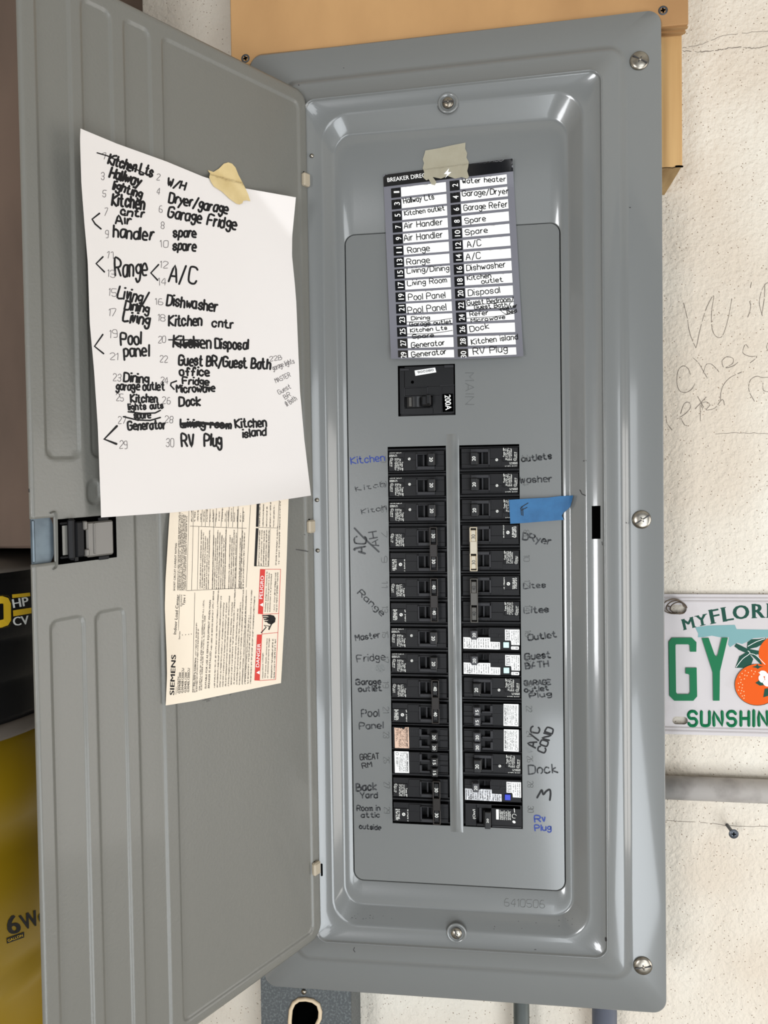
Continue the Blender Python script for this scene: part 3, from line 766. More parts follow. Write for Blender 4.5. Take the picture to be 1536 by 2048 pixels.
# ================================================================== handwritten sheet taped to the door
PL_ = curve([(y, x, y) for x, y in ((161, 257), (160, 279), (162.7, 367), (168.6, 445), (175.4, 523), (179.6, 648), (187.8, 737), (195.6, 854), (201, 998), (202, 1035))])
PR_ = curve([(y, x, y) for x, y in ((591.8, 394.7), (584.4, 472), (584, 511), (589.3, 564), (592.5, 603), (594.6, 655), (600, 781), (608.5, 878), (622, 991))])
PT_ = curve([(x, x, y) for x, y in ((161, 257), (233, 287), (333, 323), (408, 354), (492, 377), (591.8, 394.7))])
PB_ = curve([(x, x, y) for x, y in ((202, 1035), (340, 1025.5), (500, 1010), (622, 991))])
PE = coons(PL_, PR_, PT_, PB_)
def pn(s, t):
    n = .0022+.020*max(0, 1-s*1.25)**2*(1-.55*t)+.004*max(0, (s-.7)/.3)**2*math.sin(math.pi*t)+.007*max(0, (t-.9)/.1)**2*s
    x, y = PE(s, t); dd = ((x-518)*(472-388)-(y-388)*(583-518))/106
    return n+max(0, dd)*.00022
psh = px_sheet(PE, pn, 60, 80); T_PAP = bvh(psh)
paper = thing('paper_sheet', dpx(400, 700), 'white letter sheet of handwritten circuit notes taped to the open panel door', 'paper')
obj('sheet', psh, 'paper', paper)
ps = Surf(T_PAP, offset=.0002)
for s, x0, y0, x1, y1, h, w in (
    ('Kitchen Lts', 215.5, 328, 304, 353, 19, 3.6), ('Hallway', 218, 353, 279, 372, 19, 3.9), ('lighting', 225, 378, 282, 396, 16, 3.6), ('Kitchen', 224, 410, 287, 418, 22, 3.9), ('cntr', 241, 429, 287.5, 435, 14, 3.4),
    ('Air', 230, 446, 262, 449, 16, 3.2), ('handler', 226, 473, 305, 481, 23, 3.4), ('Range', 230, 551, 292, 552, 34, 3.3), ('A/C', 338, 560.5, 391, 568, 33, 3.3), ('Living/', 234, 594, 293, 607, 22, 3.2), ('Dining', 248.6, 618, 296.5, 626, 17, 3.3),
    ('Living', 245, 642, 297.5, 650, 20, 3.6), ('Dishwasher', 333, 610.4, 433, 623, 20, 3.4), ('Kitchen', 337, 650.8, 403.5, 651.5, 20, 3.4), ('cntr', 424, 652.5, 466, 656, 15, 3.1), ('W/H', 335, 370, 368, 380, 15, 3.2), ('Dryer/garage', 336.5, 404, 454, 428, 19, 3.4),
    ('Garage Fridge', 335.5, 433.5, 471, 459, 20, 3.4), ('spare', 347.3, 472.7, 391, 475, 18, 3.3), ('spare', 345.3, 499, 390, 502, 18, 3.3), ('Pool', 241, 689.5, 282, 688, 23, 3.4), ('panel', 247.5, 713.5, 297, 712, 22, 3.3), ('Kitchen', 346, 693.5, 421, 696, 22, 3.3),
    ('Disposal', 430, 697, 495.5, 699, 19, 3.4), ('Guest BR/Guest Bath', 357, 729, 540, 738, 19, 3.5), ('office', 360, 750.4, 418, 751.5, 16, 3.2), ('Dining', 247.5, 762, 297, 766, 17, 3.2), ('garage outlet', 232, 779.7, 328.5, 780, 15, 3),
    ('Fridge', 365.5, 768, 416.5, 770, 13, 3), ('Microwave', 353, 784.6, 429, 783, 14, 3), ('Kitchen', 262, 805, 314, 804, 15, 3.2), ('lights', 257, 819.5, 292, 819, 12, 2.8), ('outs', 300, 818, 325.5, 817, 12, 2.8), ('spare', 268, 837, 301, 836, 13, 2.8), ('Dock', 358.7, 812, 399.7, 810, 17, 3.4),
    ('Generator', 256, 859.8, 330.5, 857, 16, 3.3), ('Living room', 361.6, 854, 462, 857, 15, 3.3), ('Kitchen', 471.3, 856, 532, 852.5, 17, 3.2), ('island', 485.5, 874.5, 532, 870.5, 15, 3), ('RV', 364, 894, 388, 893, 24, 3.5), ('Plug', 408.5, 891.5, 443, 891.5, 23, 3.5)):
    b = bmesh.new(); write(b, s, (x0, y0), (x1, y1), h, w*1.22, ps, .42); obj('handwritten_word', b, 'kink', paper)
for P, w in ((((193.7, 305.7), (215, 312), (300, 352)), 2.4), (((198.8, 426.8), (184, 438.5), (190, 448), (201.8, 458)), 3.3), (((205.7, 513.7), (192, 527.3), (208.6, 544)), 3.3), (((317, 529.3), (301.4, 546), (315, 560.5)), 3.3),
             (((205.4, 669), (188.8, 692.8), (207, 707.4)), 3.3), (((337, 679.7), (399, 680)), 2.6), (((348, 684), (372, 692), (380, 684), (395, 693), (388, 685), (366, 688), (402, 690)), 5), (((352.8, 762), (342, 766), (341, 771), (348, 778.7)), 3.2),
             (((256, 823.6), (285, 827), (310, 826), (320.6, 820.7)), 3), (((246.4, 833.4), (273.8, 840), (300, 841), (320.6, 835)), 3), (((233.7, 852), (208.3, 878.3), (232.7, 888)), 4.6), (((363, 848), (400, 846), (430, 849), (456, 852)), 6), (((366, 851), (400, 851)), 5)):
    b = bmesh.new(); ribbon(b, smooth_line(list(P), 4) if len(P) > 4 else list(P), w, ps); obj('marker_stroke', b, 'kink', paper)
for s, x, y, h in (('1', 202, 318, 13), ('3', 202, 359, 14), ('5', 205, 393, 13), ('7', 208, 431, 15), ('9', 210, 476, 15), ('11', 211, 516, 13), ('13', 215, 554, 14), ('12', 320, 536, 13), ('14', 317, 570, 14), ('15', 217, 592, 15), ('17', 217, 632, 14),
                   ('16', 311, 609, 12), ('18', 315, 642, 13), ('2', 313, 360, 12), ('4', 313, 389, 13), ('6', 318, 424, 13), ('8', 322, 457, 13), ('10', 321, 494, 13), ('19', 219, 675, 15), ('21', 220, 719, 13), ('20', 316, 685, 13), ('22', 320, 724, 13),
                   ('23', 226, 762, 14), ('24', 321, 767, 13), ('25', 232, 802, 14), ('26', 325, 807, 13), ('27', 236, 847, 14), ('28', 330, 845, 13), ('29', 239, 897, 15), ('30', 332, 893, 16)):
    bp_ = bmesh.new(); write(bp_, s, (x, y), (x+(6 if len(s) == 1 else 15), y+.5), h, 1.1, ps); obj('pencil_number', bp_, 'pencil', paper)
for s, x0, y0, x1, y1, h in (('22B', 540, 723, 563, 719, 9), ('garage lights', 546, 741, 589, 726, 10), ('MASTER', 552, 766, 581, 753, 9), ('Guest', 558, 789, 582, 776, 9), ('BR', 570, 799, 582, 792, 9), ('& Bath', 574, 813, 594, 799, 10)):
    bp_ = bmesh.new(); write(bp_, s, (x0, y0), (x1, y1), h, 1.0, ps); obj('pencil_word', bp_, 'pencil', paper)
# masking tape on the sheet
def strip(name, P, mp, m, loc, label, h=.0004, group=None):
    b = bmesh.new(); poly(b, P, mp, h=h, maxlen=5); me = thing(name, loc, label, 'tape', group); obj('tape_strip', b, m, me); return me
cc3 = C(350, 300, 5.12); T_both = Surf(T_DOOR, T_PAP, offset=.0005)
class Smooth:      # drapes the tape between door and paper
    def __init__(s, f): s.f = f
    def __call__(s, x, y, h=0):
        pts = [s.f(x+dx, y+dy, h) for dx, dy in ((0, 0), (8, 0), (-8, 0), (0, 8), (0, -8), (6, 6), (-6, -6), (-6, 6), (6, -6))]; n = DN
        m = max((p-DO).dot(n) for p in pts)
        return dpx(x, y, m+.0002)
strip('masking_tape', [cc3(*p) for p in ((335, 205), (395, 225), (450, 190), (500, 140), (545, 126), (585, 140), (620, 180), (650, 255), (690, 330), (720, 390), (750, 455), (772, 525), (735, 515), (700, 520), (690, 545), (660, 558), (630, 550), (560, 500), (480, 425), (400, 375), (370, 330), (350, 280), (358, 240))],
      Smooth(T_both), 'mask', dpx(458, 365), 'yellowed masking tape holding the handwritten sheet on the door')
# ================================================================== breaker directory card
DA, DB_, DC_, DD_ = (766.5, 349.8), (1025, 316.6), (1046.8, 712.4), (782, 717.6)
def de(u, v):
    return tuple((1-u)*(1-v)*DA[k]+u*(1-v)*DB_[k]+u*v*DC_[k]+(1-u)*v*DD_[k]+(3.2*math.sin(math.pi*u)*max(0, v-.93)/.07 if k == 1 else 0) for k in (0, 1))
def dy_(u, v):
    return -(.0012+.0075*max(0, (v-.82)/.18)**2*(.5+.5*math.sin(math.pi*min(1, u*1.1)))+.006*max(0, (u-.6)/.4)**2*max(0, (.14-v)/.14)+.003*(1-u)**2*v+.0025*u*u*v)
b = bmesh.new(); g = [[b.verts.new(onY(*de(i/40, j/60), dy_(i/40, j/60))) for j in range(61)] for i in range(41)]
for i in range(40):
    for j in range(60): b.faces.new((g[i][j], g[i+1][j], g[i+1][j+1], g[i][j+1])).smooth = True
bmesh.ops.recalc_face_normals(b, faces=b.faces[:]); T_DIR = bvh(b)
card = thing('breaker_directory_card', onY(905, 520, -.001), 'grey and black breaker directory card filled in by hand above the main switch', 'card')
obj('card_sheet', b, 'dirgrey', card)
q1, q2 = Surf(T_DIR, offset=.0002), Surf(T_DIR, offset=.0004)
b = bmesh.new(); bw = bmesh.new(); bn = bmesh.new()
poly(b, [de(u, 0.001) for u in [i/16 for i in range(17)]]+[de(1-i/16, .0655) for i in range(17)], q1, maxlen=6)
def cell(bm, u0, u1, v0, v1): poly(bm, [de(u0+(u1-u0)*i/8, v0) for i in range(9)]+[de(u1-(u1-u0)*i/8, v1) for i in range(9)], q1, maxlen=7)
for k in range(15):
    v = .105+k*.0626; e_ = .0245
    cell(b, .055, .128, v-.026, min(v+.026, .992)); cell(b, .507, .582, v-.028, min(v+.0245, .990)); cell(bw, .132, .478, v-e_-.001, min(v+e_, .992)); cell(bw, .587, .948, v-e_-.003, min(v+e_-.004, .990))
    for n_, u in ((2*k+1, .118), (2*k+2, .570)):
        hh = .0042 if n_ == 1 else .0075 if n_ < 10 else .0155
        ftext(bn, str(n_), de(u, v+hh-.002), de(u, v-hh-.002), 11, q2, .012)
obj('black_print', b, 'dirblack', card); obj('blank_rows', bw, 'dirwhite', card)
ftext(bn, 'BREAKER DIRECTORY', (775.5, 364.5), (880, 351), 8.2, q2, .008)
z1_ = C(740, 260, 4.518); z2_ = C(740, 480, 4.518)
obj('white_numbers', bn, 'dirwhite', card)
b = bmesh.new()
for z, rows in ((z1_, (('Hallway Lts', 305, 665, 580, 625, 45), ('Kitchen outlet', 315, 775, 675, 725, 40), ('Air Handler', 310, 890, 655, 855, 50), ('Air Handler', 310, 1005, 655, 970, 55), ('Water heater', 835, 485, 1225, 463, 42),
                        ('Garage/Dryer', 835, 600, 1250, 575, 48), ('Garage Refer', 850, 730, 1240, 695, 50), ('Spare', 860, 845, 1045, 820, 45), ('Spare', 865, 950, 1060, 925, 45), ('A/C', 880, 1060, 1005, 1045, 55))),
                (z2_, (('Range', 345, 120, 540, 95, 50), ('Range', 335, 225, 540, 205, 50), ('Living/Dining', 335, 300, 715, 275, 45), ('Living Room', 340, 415, 695, 382, 45), ('Pool Panel', 350, 545, 680, 522, 52), ('Pool Panel', 345, 665, 690, 630, 55),
                        ('Dining', 375, 725, 540, 715, 30), ('Garage outlet', 360, 780, 740, 755, 34), ('Kitchen Lts', 365, 835, 695, 810, 32), ('Spare', 385, 890, 575, 875, 32), ('Generator', 375, 975, 675, 950, 45), ('Generator', 380, 1060, 690, 1030, 45),
                        ('A/C', 870, 180, 1000, 165, 55), ('Dishwasher', 875, 280, 1225, 245, 50), ('Kitchen', 880, 365, 1095, 340, 38), ('outlet', 1010, 395, 1200, 375, 38), ('Disposal', 890, 505, 1175, 475, 52), ('Guest Bedroom/', 880, 590, 1300, 555, 42),
                        ('Guest Bath/', 945, 625, 1270, 600, 34), ('Refer', 905, 690, 1065, 675, 38), ('Master', 1185, 640, 1330, 605, 26), ('Bed', 1240, 668, 1325, 652, 28), ('Microwave', 915, 745, 1220, 710, 32), ('Dock', 905, 830, 1075, 800, 48),
                        ('Kitchen island', 920, 945, 1335, 895, 46), ('RV Plug', 935, 1035, 1240, 1010, 55)))):
    for s, x0, y0, x1, y1, h in rows: b = bmesh.new(); write(b, s, z(x0, y0), z(x1, y1), h/4.518, 1.75, q2, .22); obj('handwritten_entry', b, 'kink', card)
b = bmesh.new()
for P in (((335, 742), (560, 735), (740, 708)), ((335, 852), (560, 845), (745, 818)), ((865, 600), (1080, 575), (1300, 556)), ((865, 645), (1100, 620), (1160, 622), (1200, 655), (1240, 672), (1310, 662)), ((865, 708), (1130, 692), (1290, 665))):
    ribbon(b, smooth_line([z2_(*p) for p in P], 4), 1.2, q2)
obj('pen_dividers', b, 'kink', card)
class CardTape:
    def __init__(s, off): s.off = off
    def __call__(s, x, y, h=0):
        d = ray(x, y); r = T_DIR.ray_cast(CAM, d); yy = r[0].y if r[0] is not None else -.0002
        return onY(x, y, yy-s.off-h)
q3 = CardTape(.0006)
strip('grey_masking_tape', [z1_(*p) for p in ((500, 185), (620, 165), (740, 138), (862, 114), (860, 170), (878, 210), (872, 250), (893, 290), (888, 330), (878, 370), (895, 425), (875, 442), (830, 425), (770, 440), (700, 415), (640, 440), (570, 425), (510, 455), (480, 430), (490, 380), (476, 345), (488, 300), (476, 265), (490, 225))],
      q3, 'mask2', onY(893, 320, -.001), 'greyish masking tape across the top of the directory card')
b = bmesh.new(); q4 = CardTape(.0012)
poly(b, [z1_(*p) for p in ((715, 345), (668, 398), (698, 400), (678, 435), (735, 380), (705, 380))], q4)
obj('lightning_bolt', b, 'dirwhite', card)
b = bmesh.new(); poly(b, [z1_(*p) for p in ((520, 425), (560, 415), (600, 470), (585, 500), (555, 490))], q4); obj('torn_film', b, 'mask2', card)
# ================================================================== circuit breakers
BW = .0584
class Brk:
    """local drawing: a 0..1 across, b 0..n down (1 = one pole)"""
    def __init__(s, root, n): s.r = root; s.n = n
    def X(s, a): return (a-.5)*BW
    def Z(s, b): return (s.n/2-b)*H
    def bx(s, bm, a0, a1, b0, b1, yt, yb=.012, bev=0): box(bm, s.X(a0), s.X(a1), yt, yb, s.Z(b1), s.Z(b0), bev)
    def pt(s, a, b): return (s.X(a), -s.Z(b))
def bobj(name, bm, m, par, **k): return obj(name, bm, m, par, local=True, **k)
def pole_body(B, bm, led, b0, logo=True):
    q = lambda *a, **k: B.bx(bm, a[0], a[1], b0+a[2], b0+a[3], a[4], **k)
    q(0, 1, .012, .99, .006)
    q(.0, 1, .02, .11, .0012, bev=.0003); q(.0, 1, .93, .985, .0012, bev=.0003)
    q(.02, .515, .16, .915, -.0018, bev=.0003); q(.5, .97, .16, .30, -.0018, bev=.0003); q(.5, .97, .75, .915, -.0018, bev=.0003); q(.82, .97, .29, .76, -.0012, bev=.0003)
    q(.02, .275, .38, .925, -.0026, bev=.0005)
    q(.29, .495, .20, .50, -.0024, bev=.0003)
    q(.69, .82, .29, .76, .001)
    l = lambda *a, **k: B.bx(led, a[0], a[1], b0+a[2], b0+a[3], a[4], **k)
    l(.49, .52, .26, .88, -.0040, yb=-.001, bev=.0003); l(.49, .81, .75, .88, -.0040, yb=-.001, bev=.0004); l(.49, .80, .255, .295, -.0034, yb=-.001, bev=.0003)
    l(.605, .63, .30, .75, .001, yb=.004)
    l(.83, .97, .165, .175, -.0024, yb=-.001)
def print_block(B, bm, b0, kind):
    mp = Local(-.00275); mp2 = Local(-.0026)
    if kind == 'type':
        write(bm, 'Type QP', B.pt(.243, b0+.56), B.pt(.243, b0+.90), .0013, .00026, mp, 0, smooth=1)
        for i, a in enumerate((.208, .180, .152, .124)): mumble(bm, B.pt(a, b0+.42), B.pt(a, b0+.90), .0011, .00022, mp)
        mumble(bm, B.pt(.062, b0+.52), B.pt(.062, b0+.76), .001, .00022, mp); mumble(bm, B.pt(.036, b0+.5), B.pt(.036, b0+.74), .001, .00022, mp)
        ribbon(bm, ell(*B.pt(.07, b0+.45), .0013, .0013)+[ell(*B.pt(.07, b0+.45), .0013, .0013)[0]], .00025, mp); ribbon(bm, [B.pt(.06, b0+.45), B.pt(.08, b0+.44)], .0003, mp)
    if kind == 'brand':
        mumble(bm, B.pt(.262, b0+.42), B.pt(.262, b0+.90), .0010, .00025, mp); e_ = ell(*B.pt(.20, b0+.62), .0013, .0013, 14); ribbon(bm, e_+[e_[0]], .0007, mp); ribbon(bm, [B.pt(.19, b0+.64), B.pt(.21, b0+.6)], .0005, mp)
        for a in (.06, .085, .11): mumble(bm, B.pt(a, b0+.42), B.pt(a, b0+.86), .0012, .0003, mp)
def single_extras(B, bm, b0):
    mp = Local(-.0020); mumble(bm, B.pt(.03, b0+.215), B.pt(.24, b0+.215), .0008, .0002, mp)
    for r in (.30, .345): mumble(bm, B.pt(.03, b0+r), B.pt(.17, b0+r), .0008, .0002, mp)
    mp = Local(-.0026); e_ = ell(*B.pt(.375, b0+.45), .0011, .0011, 14); ribbon(bm, e_+[e_[0]], .0004, mp); ribbon(bm, [B.pt(.365, b0+.47), B.pt(.385, b0+.43)], .0005, mp)
def handle(B, b0, b1, amp, a0=.70, a1=.815, y=-.0095, m='gloss', rev=False, ink='wink', hh=.0034):
    bm = bmesh.new(); B.bx(bm, a0, a1, b0, b1, y, yb=.004, bev=.0006)
    t = bmesh.new(); B.bx(t, a0-.02, a1+.005, b0+.02, b1-.02, -.004, yb=.004, bev=.0006); add(bm, t)
    h = bobj('switch_handle', bm, m, B.r)
    bm = bmesh.new(); bc = (b0+b1)/2; am = (a0+a1)/2; w = .085; mp = Local(y-.0001)
    if rev: ftext(bm, amp, B.pt(am+hh/BW/2, bc+w), B.pt(am+hh/BW/2, bc-w), hh, mp, .004)
    else: ftext(bm, amp, B.pt(am-hh/BW/2, bc-w), B.pt(am-hh/BW/2, bc+w), hh, mp, .004)
    bobj('rating_number', bm, ink, h)
def tie(B, amp, m='tie', a0=.715, a1=.845, y=-.0105, b0=.13, b1=1.86):
    bm = bmesh.new(); am = .78
    for q in ((a0, a0+.018, b0, b1), (a1-.018, a1, b0, b1), (a0, a1, b0, b0+.05), (a0, a1, b1-.05, b1), (a0, a1, b0+.68, b1-.56)): B.bx(bm, *q, y, yb=y+.004, bev=.0004)
    B.bx(bm, a0, a0+.012, b0, b1, y, yb=.0, bev=.0003)
    bobj('handle_tie', bm, m, B.r, label='handle tie with sheen in its colour' if m == 'tiesheen' else None)
def copy_tree(o, parent=None):
    c = o.copy(); COL.objects.link(c)
    if parent: c.parent = parent
    for ch in list(o.children): copy_tree(ch, c)
    return c
def make_single():
    r = thing('circuit_breaker', (0, 0, 0), 'x', 'circuit breaker'); B = Brk(r, 1)
    bm, ld, ink = bmesh.new(), bmesh.new(), bmesh.new(); pole_body(B, bm, ld, 0); print_block(B, ink, 0, 'type'); single_extras(B, ink, 0)
    bobj('breaker_body', bm, 'black', r); bobj('window_frame', ld, 'black2', r); bobj('printed_text', ink, 'wink', r); handle(B, .25, .75, '20'); return r
def make_double(amp, m):
    r = thing('double_circuit_breaker', (0, 0, 0), 'x', 'circuit breaker'); B = Brk(r, 2)
    bm, ld, ink = bmesh.new(), bmesh.new(), bmesh.new()
    for k, t in ((0, 'type'), (1, 'brand')): pole_body(B, bm, ld, k); print_block(B, ink, k, t)
    bobj('breaker_body', bm, 'black', r); bobj('window_frame', ld, 'black2', r); bobj('printed_text', ink, 'wink', r)
    for k in (0, 1): handle(B, k+.22, k+.74, amp, .735, .825, y=-.0098, ink='wink' if m == 'tie' else 'kink', m='gloss' if m == 'tie' else m)
    tie(B, amp, m); return r
GRP = 'circuit breakers clipped in the panel'
LEFTX, RIGHTX = (CL[0]+CL[1])/2, (CR[0]+CR[1])/2
def rowz(r, n=1): return 7.5*H-(r+n/2)*H
def place(o, side, row, n, label):
    o.location = (LEFTX if side == 'L' else RIGHTX, 0, rowz(row, n))
    if side == 'R': o.rotation_euler = (0, math.pi, 0)
    o['label'] = label; o['group'] = GRP
first = make_single().o
singles = [('L', 0, 'black single breaker marked 20, topmost of the left column'), ('L', 1, 'black 20 breaker second from the top of the left column'), ('L', 2, 'black 20 breaker third down on the left, just above the first tied pair'),
           ('L', 7, 'black 20 breaker in the left column, just below the tied pair marked 40'), ('L', 8, 'black 20 breaker on the left beside the faint Fridge marking'),
           ('R', 0, 'black 20 breaker at the very top of the right column'), ('R', 1, 'black 20 breaker second from the top of the right column'), ('R', 2, 'black 20 breaker partly covered by the blue tape'),
           ('R', 9, 'black 20 breaker on the right beside the words Garage outlet'), ('R', 12, 'black 20 breaker on the right beside the word Dock')]
for i, (sd, row, lb_) in enumerate(singles): place(first if i == 0 else copy_tree(first), sd, row, 1, lb_)
d30 = make_double('30', 'tie').o; d40 = make_double('40', 'tie').o; d40s = make_double('30', 'tiesheen').o; d40g = make_double('40', 'tiegrey').o
place(d30, 'L', 3, 2, 'tied pair breaker marked 30 beside the AC/AH marking'); place(copy_tree(d30), 'L', 13, 2, 'tied pair breaker marked 30 at the bottom of the left column')
place(d40, 'L', 5, 2, 'tied pair breaker marked 40 beside the slanting Range marking'); place(copy_tree(d40), 'L', 9, 2, 'tied pair breaker marked 40 beside the words Garage and Pool')
place(d40s, 'R', 3, 2, 'tied pair breaker with the tie bar coloured as bright sheen, right column'); place(d40g, 'R', 5, 2, 'tied pair breaker with the dull grey tie bar, right column')
# --- tandem breakers
def make_tandem(side, row, amp, label, sticker):
    x = LEFTX if side == 'L' else RIGHTX
    r = thing('tandem_circuit_breaker', (x, 0, rowz(row)), label, 'circuit breaker', GRP); B = Brk(r, 1); R = side == 'R'
    f = (lambda a, c: (1-c, 1-a)) if R else (lambda a, c: (a, c))
    bm, ld = bmesh.new(), bmesh.new()
    def q(t, a0, a1, b0, b1, y, yb=.012, bev=.0003): B.bx(t, *f(a0, a1), b0, b1, y, yb=yb, bev=bev)
    q(bm, 0, 1, .012, .99, .006); q(bm, 0, 1, .02, .08, .0014); q(bm, .02, .50, .12, .97, -.0016); q(bm, .5, .98, .44, .60, -.0010); q(bm, .5, .98, .12, .18, -.0016); q(bm, .5, .98, .92, .97, -.0016)
    q(bm, .62, .98, .17, .93, -.0004)
    for b0 in (.20, .64): q(ld, .485, .53, b0-.03, b0+.27, -.0028, -.001); q(ld, .485, .67, b0+.2, b0+.27, -.0030, -.001); q(ld, .84, .98, b0+.01, b0+.02, -.0016, -.0002); q(ld, .31, .48, b0+.30, b0+.315, -.0022, -.001)
    for k in range(5): q(ld, .33+k*.034, .336+k*.034, .2, .34, -.0020, -.001)
    bobj('breaker_body', bm, 'black', r); bobj('window_frame', ld, 'black2', r)
    for b0 in ((.20, .60) if R else (.24, .66)):
        a0, a1 = f(.70, .80); handle(B, b0, b0+.34, amp, a0, a1, y=-.0085, m='grey' if R else 'gloss', rev=R, hh=.0030)
    bm = bmesh.new(); P = [(.05, .10), (.30, .10), (.305, .96), (.055, .97)] if sticker == 'stick' else [(.055, .15), (.19, .17), (.20, .21), (.23, .19), (.24, .13), (.305, .12), (.31, .97), (.06, .97)]
    P = [(1-a, b_) for a, b_ in P] if R else P
    P = [B.pt(a, b_) for a, b_ in P]; poly(bm, P, Local(-.0019)); sk = bobj('sticker', bm, sticker, r, label='worn tan sticker' if sticker == 'tan' else 'white sticker')
    bm = bmesh.new(); mp = Local(-.0021); aa = [.27, .25, .23, .205, .18, .155, .13, .10, .08]
    for i, a in enumerate(aa):
        a = 1-a+.0 if R else a
        p, q_ = (B.pt(a, .90-(.12 if i > 5 else 0)), B.pt(a, .14)) if R else (B.pt(a, .14+(.2 if i > 5 else 0)), B.pt(a, .92-(.2 if i > 6 else 0)))
        mumble(bm, p, q_, .0009, .00028 if i == 0 else .00016, mp, fill=.95 if i == 0 else .8)
    ec = B.pt(1-.09, .86) if R else B.pt(.10, .2)
    e_ = ell(*ec, .0014, .0014, 16); ribbon(bm, e_+[e_[0]], .0003, mp)
    bobj('sticker_print', bm, 'kink', sk); return r
make_tandem('L', 11, '20', 'slim twin 20 breaker with the worn tan sticker, left column', 'tan')
make_tandem('L', 12, '15', 'slim twin 15 breaker with a white sticker, left column', 'stick')
make_tandem('R', 10, '15', 'slim twin 15 breaker with a white sticker, right column', 'stick')
make_tandem('R', 11, '20', 'slim twin 20 breaker with a white sticker beside the A/C COND marking', 'stick')
# --- breakers with a test button
def make_test(row, label, button, foil):
    r = thing('test_button_breaker', (RIGHTX, 0, rowz(row)), label, 'circuit breaker', GRP); B = Brk(r, 1)
    bm, ld = bmesh.new(), bmesh.new(); q = lambda t, *a, **k: B.bx(t, *a, **({'bev': .0003} | k))
    q(bm, 0, 1, .012, .99, .006); q(bm, .02, .28, .12, .97, -.0016); q(bm, .27, .98, .47, .97, -.0016); q(bm, .47, .98, .10, .5, -.0016); q(bm, .27, .48, .10, .16, -.0016)
    q(ld, .02, .16, .35, .36, -.0022, yb=-.001); q(ld, .46, .475, .15, .45, -.0030, yb=-.001); q(ld, .28, .47, .12, .145, -.0030, yb=-.001); q(ld, .36, .375, .18, .4, .001, yb=.005)
    q(ld, .47, .72, .365, .378, -.0022, yb=-.001); q(ld, .63, .645, .38, .48, -.0026, yb=-.001)
    for k in range(5): q(ld, .52+k*.035, .527+k*.035, .17, .30, -.0020, yb=-.001)
    for k in range(3): q(ld, .04+k*.035, .05+k*.035, .15, .30, -.0020, yb=-.001)
    bobj('breaker_body', bm, 'black', r); bobj('window_frame', ld, 'black2', r)
    handle(B, .19, .54, '20', .165, .265, y=-.0085, m='grey', rev=True, hh=.0030)
    bm = bmesh.new(); b2 = bmesh.new()
    poly(bm, [B.pt(a, b_) for a, b_ in ((.03, .49), (.17, .50), (.18, .53), (.27, .53), (.29, .50), (.485, .50), (.485, .66), (.65, .67), (.65, .955), (.60, .96), (.03, .94))], Local(-.0020)); sk = bobj('sticker', bm, foil, r)
    poly(b2, [B.pt(a, b_) for a, b_ in ((.735, .17), (.98, .17), (.98, .78), (.84, .775), (.835, .63), (.82, .60), (.735, .60))], Local(-.0019)); s2 = bobj('test_sticker', b2, 'stick', r)
    bm = bmesh.new(); mp = Local(-.0022)
    for i in range(11): a = .06+i*.040; mumble(bm, B.pt(a, .91), B.pt(a, .53 if a < .47 else .69), .0009, .0002, mp)
    e_ = ell(*B.pt(.13, .84), .0015, .0015, 16); ribbon(bm, e_+[e_[0]], .0003, mp)
    for i in range(4): a = .515+i*.038; mumble(bm, B.pt(a, .92), B.pt(a, .70), .0008, .0002, mp)
    bobj('sticker_print', bm, 'kink', sk)
    bm = bmesh.new(); write(bm, 'TEST', B.pt(.805, .57), B.pt(.805, .20), .0027, .0004, Local(-.0021), 0, smooth=1)
    ribbon(bm, [B.pt(.815, .17), B.pt(.815, .6)], .00015, Local(-.0021))
    for i in range(4): a = .86+i*.035; mumble(bm, B.pt(a, .60 if i == 0 else .75), B.pt(a, .20), .0010, .0002, Local(-.0021))
    bobj('test_print', bm, 'kink', s2)
    bm = bmesh.new(); q(bm, .705, .80, .665, .885, -.0030, yb=-.001); bobj('test_button', bm, button, r, label='pale mint test button' if button == 'mint' else 'blue test button')
    if button == 'mint':
        bm = bmesh.new(); poly(bm, [B.pt(.5*(.835+.965)+(.055 if math.cos(t) > 0 else -.055)+.012*math.cos(t), .895+.065*math.sin(t)) for t in [2*math.pi*k/16 for k in range(16)]], Local(-.0019)); s3 = bobj('arrow_label', bm, 'stick', r)
        bm = bmesh.new(); ribbon(bm, [B.pt(.90, .895), B.pt(.945, .895)], .0004, Local(-.0021)); ribbon(bm, [B.pt(.93, .865), B.pt(.945, .895), B.pt(.93, .925)], .0003, Local(-.0021)); write(bm, 'n', B.pt(.88, .93), B.pt(.88, .865), .0013, .0002, Local(-.0021), 0); bobj('arrow_print', bm, 'kink', s3)
make_test(7, 'breaker with white TEST sticker and mint button, upper of the two, right column', 'mint', 'stick')
make_test(8, 'breaker with TEST sticker and mint button beside the words Guest Bath', 'mint', 'stick')
make_test(13, 'breaker with blue test button and silvery sticker beside the big letter M', 'bluebtn', 'foil')
